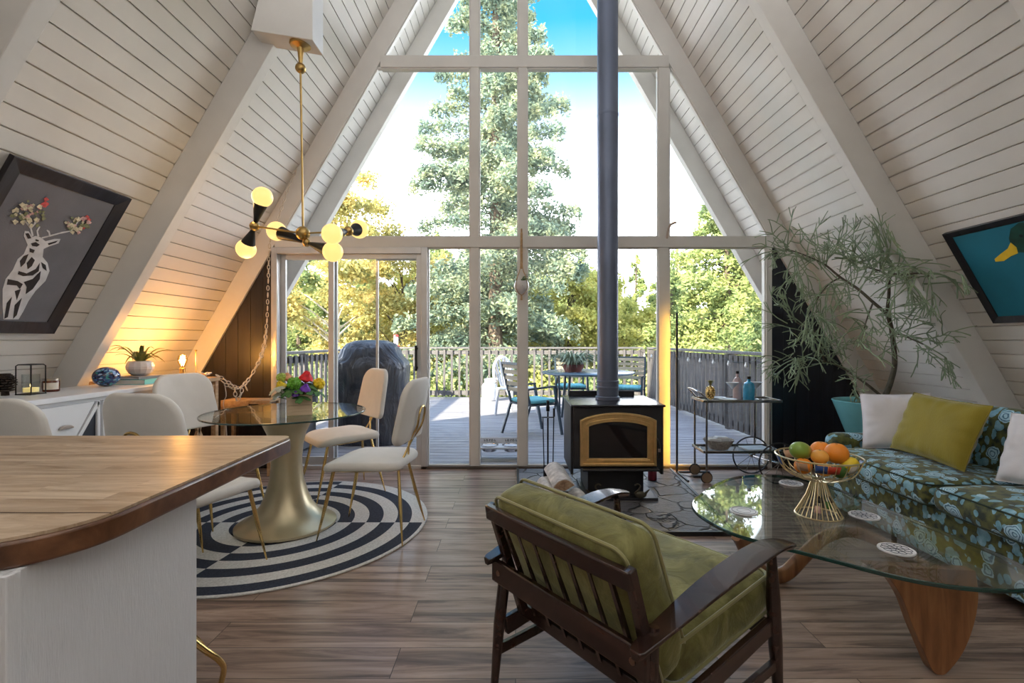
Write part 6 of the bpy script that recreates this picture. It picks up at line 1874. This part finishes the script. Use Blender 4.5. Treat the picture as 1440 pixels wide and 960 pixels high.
# top rail slightly curved, cross board with bolt plugs, lower back rail, front rail
sp_ = smooth_path([(-0.305, -0.045, 0.640), (-0.15, -0.058, 0.645), (0, -0.062, 0.647), (0.15, -0.058, 0.645), (0.305, -0.045, 0.640)], 5)
P = []
for p in sp_: P += [p + Vector((0, -0.012, -0.026)), p + Vector((0, 0.012, -0.022)), p + Vector((0, 0.004, 0.026)), p + Vector((0, -0.018, 0.022))]
m_ = len(sp_)
G().add(P, [(i * 4 + k, i * 4 + (k + 1) % 4, (i + 1) * 4 + (k + 1) % 4, (i + 1) * 4 + k) for i in range(m_ - 1) for k in range(4)] + [(3, 2, 1, 0), ((m_ - 1) * 4, (m_ - 1) * 4 + 1, (m_ - 1) * 4 + 2, (m_ - 1) * 4 + 3)]).build('top_rail', dwn, ac, bevel=0.004)
cb = G().beam((-0.325, -0.012, 0.430), (0.325, -0.012, 0.430), 0.020, 0.075).build('back_cross_board', dwn, ac, bevel=0.005)
for s in (-1, 1):
    G().tube([(0.285 * s, -0.0245, 0.430), (0.285 * s, -0.0205, 0.430)], 0.009, 14).build('bolt_plug', mat('plug_wood', (0.10, 0.05, 0.03), 0.3), cb)
G().beam((-0.30, 0.10, 0.270), (0.30, 0.10, 0.270), 0.024, 0.045).build('lower_rail', dwn, ac, bevel=0.004)
G().beam((-0.31, 0.60, 0.305), (0.31, 0.60, 0.305), 0.022, 0.055).build('front_rail', dwn, ac, bevel=0.004)
for k in range(7):
    u = -0.225 + 0.075 * k
    G().beam((u, 0.095, 0.275), (u * 1.02, -0.046, 0.635), 0.013, 0.012, up=(0, 1, 0)).build('slat', dwn, ac)
# cushions
ang = math.atan2(0.141, 0.36)
def box_piping(g, c, sx_, sy_, R_, offs, r=0.005, rad=0.04):
    for o_ in offs:
        g.tube([Vector(c) + R_ @ Vector((p[0], p[1], o_)) for p in rrect(sx_, sy_, rad, 5)], r, 7, closed=True)
    return g
R_ = Euler((PI / 2 + ang, 0, 0)).to_matrix()     # local x across, y up the back, z backwards
c = (0.0, 0.085, 0.520)
cu = G().rbox(c, (0.565, 0.43, 0.125), 0.042, 18, R=R_, bulge=0.020, wob=0.006, seed=5).build('back_cushion', olive, ac)
box_piping(G(), c, 0.560, 0.425, R_, (-0.056, 0.056), 0.0058).build('piping', olive_pipe, cu)
R2 = Euler((math.radians(5.5), 0, 0)).to_matrix()
c2 = (0.0, 0.405, 0.372)
cu = G().rbox(c2, (0.575, 0.53, 0.120), 0.040, 18, R=R2, bulge=0.024, wob=0.006, seed=6).build('seat_cushion', olive, ac)
box_piping(G(), c2, 0.570, 0.525, R2, (-0.056, 0.056), 0.0058).build('piping', olive_pipe, cu)

# ============================================================ ON THE DECK
green_metal = mat('patio_metal', (0.035, 0.055, 0.075), 0.4, 0.2, var=0.1)
slat_wood = wood('slat_wood', (0.20, 0.17, 0.12), (0.34, 0.29, 0.20), (0.46, 0.40, 0.29), axis=0, rough=0.7)
stripe = mat('striped_cushion', (0.12, 0.38, 0.42), 0.8, var=0.6, vscale=4, stretch=(30, 1, 1))
def patio_chair(name, lab, loc, f, arms=True):
    t = thing(name, lab, 'chair', (*loc, 0.0), face_rz(*f), 'slatted patio chairs')
    for s in (-1, 1):
        G().beam((0.24 * s, -0.30, 0.0), (0.24 * s, -0.16, 0.40), 0.028, 0.028).beam((0.24 * s, -0.16, 0.40), (0.24 * s, -0.30, 0.92), 0.028, 0.028).build('leg', green_metal, t)
        G().beam((0.24 * s, 0.32, 0.0), (0.24 * s, 0.20, 0.62), 0.028, 0.028).build('leg', green_metal, t)
        G().beam((0.25 * s, 0.22, 0.625), (0.25 * s, -0.21, 0.60), 0.04, 0.02).build('armrest', green_metal, t)
    G().beam((-0.25, -0.30, 0.915), (0.25, -0.30, 0.915), 0.025, 0.03).build('back_rail', green_metal, t)
    for k in range(5):
        z_ = 0.88 - 0.075 * k; y_ = -0.16 - (z_ - 0.40) * 0.27
        G().beam((-0.23, y_, z_), (0.23, y_, z_), 0.012, 0.052).build('slat', slat_wood, t)
    G().box(-0.23, 0.23, -0.18, 0.24, 0.385, 0.405).build('seat', green_metal, t)
    G().rbox((0, 0.03, 0.435), (0.44, 0.42, 0.055), 0.025, 8).build('seat_cushion', stripe, t)
    return t
pc = patio_chair('patio_chair', 'dark slatted patio chair with a striped cushion, nearest the glass, left of the deck table', (0.20, 6.42), (0.87, 0.49))
pc2 = copy_tree(pc); pc2.location = (0.95, 8.50, 0); pc2.rotation_euler = (0, 0, face_rz(0.05, -1.0)); pc2['label'] = 'slatted patio chair on the far side of the deck table, behind the potted plant'
pc3 = copy_tree(pc); pc3.location = (1.86, 8.20, 0); pc3.rotation_euler = (0, 0, face_rz(-0.35, -0.94)); pc3['label'] = 'slatted patio chair at the far side of the deck table, right of the stove pipe'
t = thing('plastic_chair', 'round-backed white plastic garden chair behind the slatted patio chair', 'chair', (0.02, 8.1, 0), face_rz(0.85, -0.5))
wp = mat('white_plastic', (0.62, 0.63, 0.66), 0.4)
g = G()
g.tube([(0.29 * math.cos(a), -0.26 - 0.08 * math.sin(a) * 0.4, 0.66 + 0.27 * math.sin(a)) for a in [PI * (-0.15 + 1.3 * k / 20) for k in range(21)]], 0.022, 8)
for k in range(7):
    a = PI * (0.12 + 0.76 * k / 6)
    g.tube([(0.13 * math.cos(a) , -0.22, 0.46), (0.28 * math.cos(a), -0.27, 0.66 + 0.26 * math.sin(a))], 0.014, 6)
g.build('backrest', wp, t)
G().rbox((0, 0, 0.43), (0.50, 0.50, 0.035), 0.016, 8).build('seat', wp, t)
for sx_ in (-1, 1):
    for sy_ in (-1, 1):
        G().tube([(0.22 * sx_, 0.22 * sy_, 0.42), (0.25 * sx_, 0.25 * sy_, 0.0)], [0.028, 0.02], 8).build('leg', wp, t)
t = thing('patio_table', 'dark blue metal patio table on the deck', 'table', (1.08, 7.45, 0))
G().lathe([(0, 0.71), (0.68, 0.71), (0.69, 0.72), (0.69, 0.735), (0.68, 0.74), (0, 0.74)], 48).build('tabletop', mat('patio_tabletop', (0.10, 0.15, 0.20), 0.25, 0.2), t)
for k in range(4):
    a = PI / 4 + k * PI / 2
    G().tube([(0.50 * math.cos(a), 0.50 * math.sin(a), 0.0), (0.42 * math.cos(a), 0.42 * math.sin(a), 0.71)], 0.018, 8).build('leg', green_metal, t)
t = thing('planter', 'bushy grey-green grass plant in a low pot on the patio table', 'potted plant', (0.86, 7.45, 0.7402))
G().lathe([(0, 0), (0.12, 0), (0.17, 0.10), (0.18, 0.11), (0.165, 0.105), (0, 0.09)], 24).build('pot', mat('terracotta', (0.16, 0.05, 0.04), 0.8), t)
g = G(); rg = random.Random(15)
for k in range(300): strap(g, rg.uniform(0, 2 * PI), rg.uniform(0.16, 0.44), rg.uniform(0.12, 0.26), rg.uniform(0.02, 0.22), 0.006, z0=0.09, r0=rg.uniform(0, 0.09))
g.build('leaves', mat('sage_leaf', (0.24, 0.29, 0.19), 0.6, var=0.4, vscale=12), t)

# covered grill
def cover_mat():
    m, nt, b = new_mat('grill_cover_fabric')
    v = coords(nt, (2, 2, 0.8)); n1 = nd(nt, 'ShaderNodeTexNoise', i_Scale=3.0, i_Detail=4.0, i_Distortion=1.5); nt.links.new(v, n1.inputs['Vector'])
    nt.links.new(ramp(nt, n1.outputs['Fac'], [(0.3, (0.018, 0.022, 0.034)), (0.7, (0.05, 0.058, 0.082))]), b.inputs['Base Color'])
    b.inputs['Roughness'].default_value = 0.38
    bump(nt, b, n1.outputs['Fac'], 1.0, 0.06)
    return m
g = G()
prof = [(0.0, 0.48, 0.34), (0.30, 0.46, 0.32), (0.70, 0.44, 0.31), (0.88, 0.46, 0.33), (0.95, 0.44, 0.31), (1.02, 0.37, 0.27), (1.10, 0.34, 0.24), (1.17, 0.28, 0.18), (1.205, 0.18, 0.10), (1.215, 0.0, 0.0)]
n_ = 48; P = []
for (z_, rx, ry) in prof:
    for k in range(n_):
        a = 2 * PI * k / n_
        w_ = 1 + 0.035 * math.sin(9 * a + z_ * 2) * max(0, 1 - z_) + 0.012 * math.sin(17 * a + z_ * 8)
        c_, s_ = math.cos(a), math.sin(a)
        P.append((rx * w_ * math.copysign(abs(c_) ** 0.7, c_), ry * w_ * math.copysign(abs(s_) ** 0.7, s_), max(z_, 0.002)))
g.add(P, [(i * n_ + k, i * n_ + (k + 1) % n_, (i + 1) * n_ + (k + 1) % n_, (i + 1) * n_ + k) for i in range(len(prof) - 1) for k in range(n_)] + [tuple(range(n_))[::-1]])
o = g.build('covered_grill', cover_mat(), angle=80)
o.location = (-1.74, 6.0, 0); tag(o, 'barbecue grill under a draped black cover on the deck', 'grill')
t = thing('deck_box', 'grey slatted storage box with a flat lid on the deck left of the covered grill', 'storage box', (-2.54, 5.55, 0))
g = G()
for k in range(8): g.box(-0.24 + 0.06 * k, -0.185 + 0.06 * k, -0.20, 0.20, 0.02, 0.70)
g.build('body', mat('grey_plastic', (0.20, 0.21, 0.24), 0.6), t, smooth=False)
G().box(-0.27, 0.27, -0.23, 0.23, 0.70, 0.745).build('lid', mat('lid_plastic', (0.33, 0.36, 0.42), 0.35), t, bevel=0.01)
# propane tank
t = thing('propane_tank', 'white propane tank with a hose by the far railing', 'propane tank', (-0.52, 9.95, 0.0))
G().lathe([(0, 0.01), (0.13, 0.01), (0.15, 0.06), (0.155, 0.10), (0.155, 0.28), (0.13, 0.34), (0.06, 0.37), (0, 0.375)], 24).build('tank', wp, t)
G().lathe([(0.10, 0.35), (0.105, 0.35), (0.105, 0.44), (0.10, 0.44), (0.10, 0.35)], 20, cap=False).build('collar', wp, t)
G().lathe([(0.0, 0.36), (0.03, 0.36), (0.02, 0.42), (0, 0.43)], 10).build('valve', brass, t)
G().tube(smooth_path([(0.02, 0, 0.41), (0.14, -0.02, 0.44), (0.28, -0.02, 0.36), (0.36, 0, 0.15), (0.45, 0.02, 0.02), (0.60, 0.0, 0.015)], 6), 0.012, 6).build('hose', wp, t)
# hummingbird feeder
t = thing('bird_feeder', 'red and clear hummingbird feeder standing on the far railing', 'bird feeder', (-2.51, 10.46, 1.0635))
G().lathe([(0, 0), (0.07, 0.0), (0.075, 0.02), (0.05, 0.035), (0, 0.035)], 18).build('base', mat('feeder_red', (0.60, 0.04, 0.03), 0.35), t)
G().lathe([(0.04, 0.035), (0.048, 0.06), (0.048, 0.20), (0.04, 0.22)], 18).build('bottle', mat('feeder_clear', (0.55, 0.50, 0.50), 0.1), t)
G().lathe([(0, 0.22), (0.06, 0.22), (0.05, 0.255), (0, 0.27)], 18).build('cap', mat('feeder_red', (0.60, 0.04, 0.03), 0.35), t)
# raised pet feeder just outside the glass
t = thing('pet_feeder', 'raised white pet feeder with two metal bowls just outside the middle pane', 'pet feeder', (-0.155, 5.08, 0.0))
for sx_ in (-0.21, 0.21):
    G().box(sx_ - 0.012, sx_ + 0.012, -0.09, 0.09, 0, 0.12).build('leg', wp, t, bevel=0.003)
G().box(-0.235, 0.235, -0.11, 0.11, 0.12, 0.138).build('top', wp, t, bevel=0.004)
G().box(-0.235, 0.235, 0.095, 0.11, 0.138, 0.20).build('back_board', wp, t, bevel=0.003)
g = G()
for cx_ in (-0.115, 0.105):
    for k in range(5):
        x_ = cx_ + (k - 2) * 0.027
        if k % 2: g.tube([(x_ + 0.009 * math.cos(a), 0.0935, 0.17 + 0.010 * math.sin(a)) for a in [2 * PI * j / 10 for j in range(10)]], 0.003, 4, closed=True)
        else: g.obox((x_, 0.0935, 0.17), (0.006, 0.003, 0.022)).obox((x_ + 0.004, 0.0935, 0.17 + (0.008 if k % 4 else -0.008)), (0.014, 0.003, 0.005))
g.build('painted_marks', black_metal, t)
for sx_ in (-0.11, 0.11):
    b_ = G().lathe([(0.070, 0.085), (0.085, 0.140), (0.092, 0.142), (0.092, 0.146), (0.080, 0.146), (0.062, 0.095), (0, 0.095)], 24, (sx_, -0.01, 0)).build('bowl', chrome, t)
# string lights on the right rail
t = thing('string_lights', 'string of clear bulbs draped along the right deck railing', 'string lights', (0, 0, 0))
pts = []
for k in range(25):
    f = k / 24
    pts.append((2.70 + 0.28 * f - 0.09, 10.35 - 5.35 * f, 0.97 - 0.045 * abs(math.sin(f * PI * 6))))
G().tube(pts, 0.005, 5).build('wire', black_metal, t)
for k in range(1, 24, 2):
    p = pts[k]
    G().lathe([(0, -0.075), (0.018, -0.06), (0.022, -0.042), (0.012, -0.02), (0.010, 0), (0, 0)], 10, p).build('bulb', mat('clear_bulb', (0.62, 0.62, 0.60), 0.1), t)
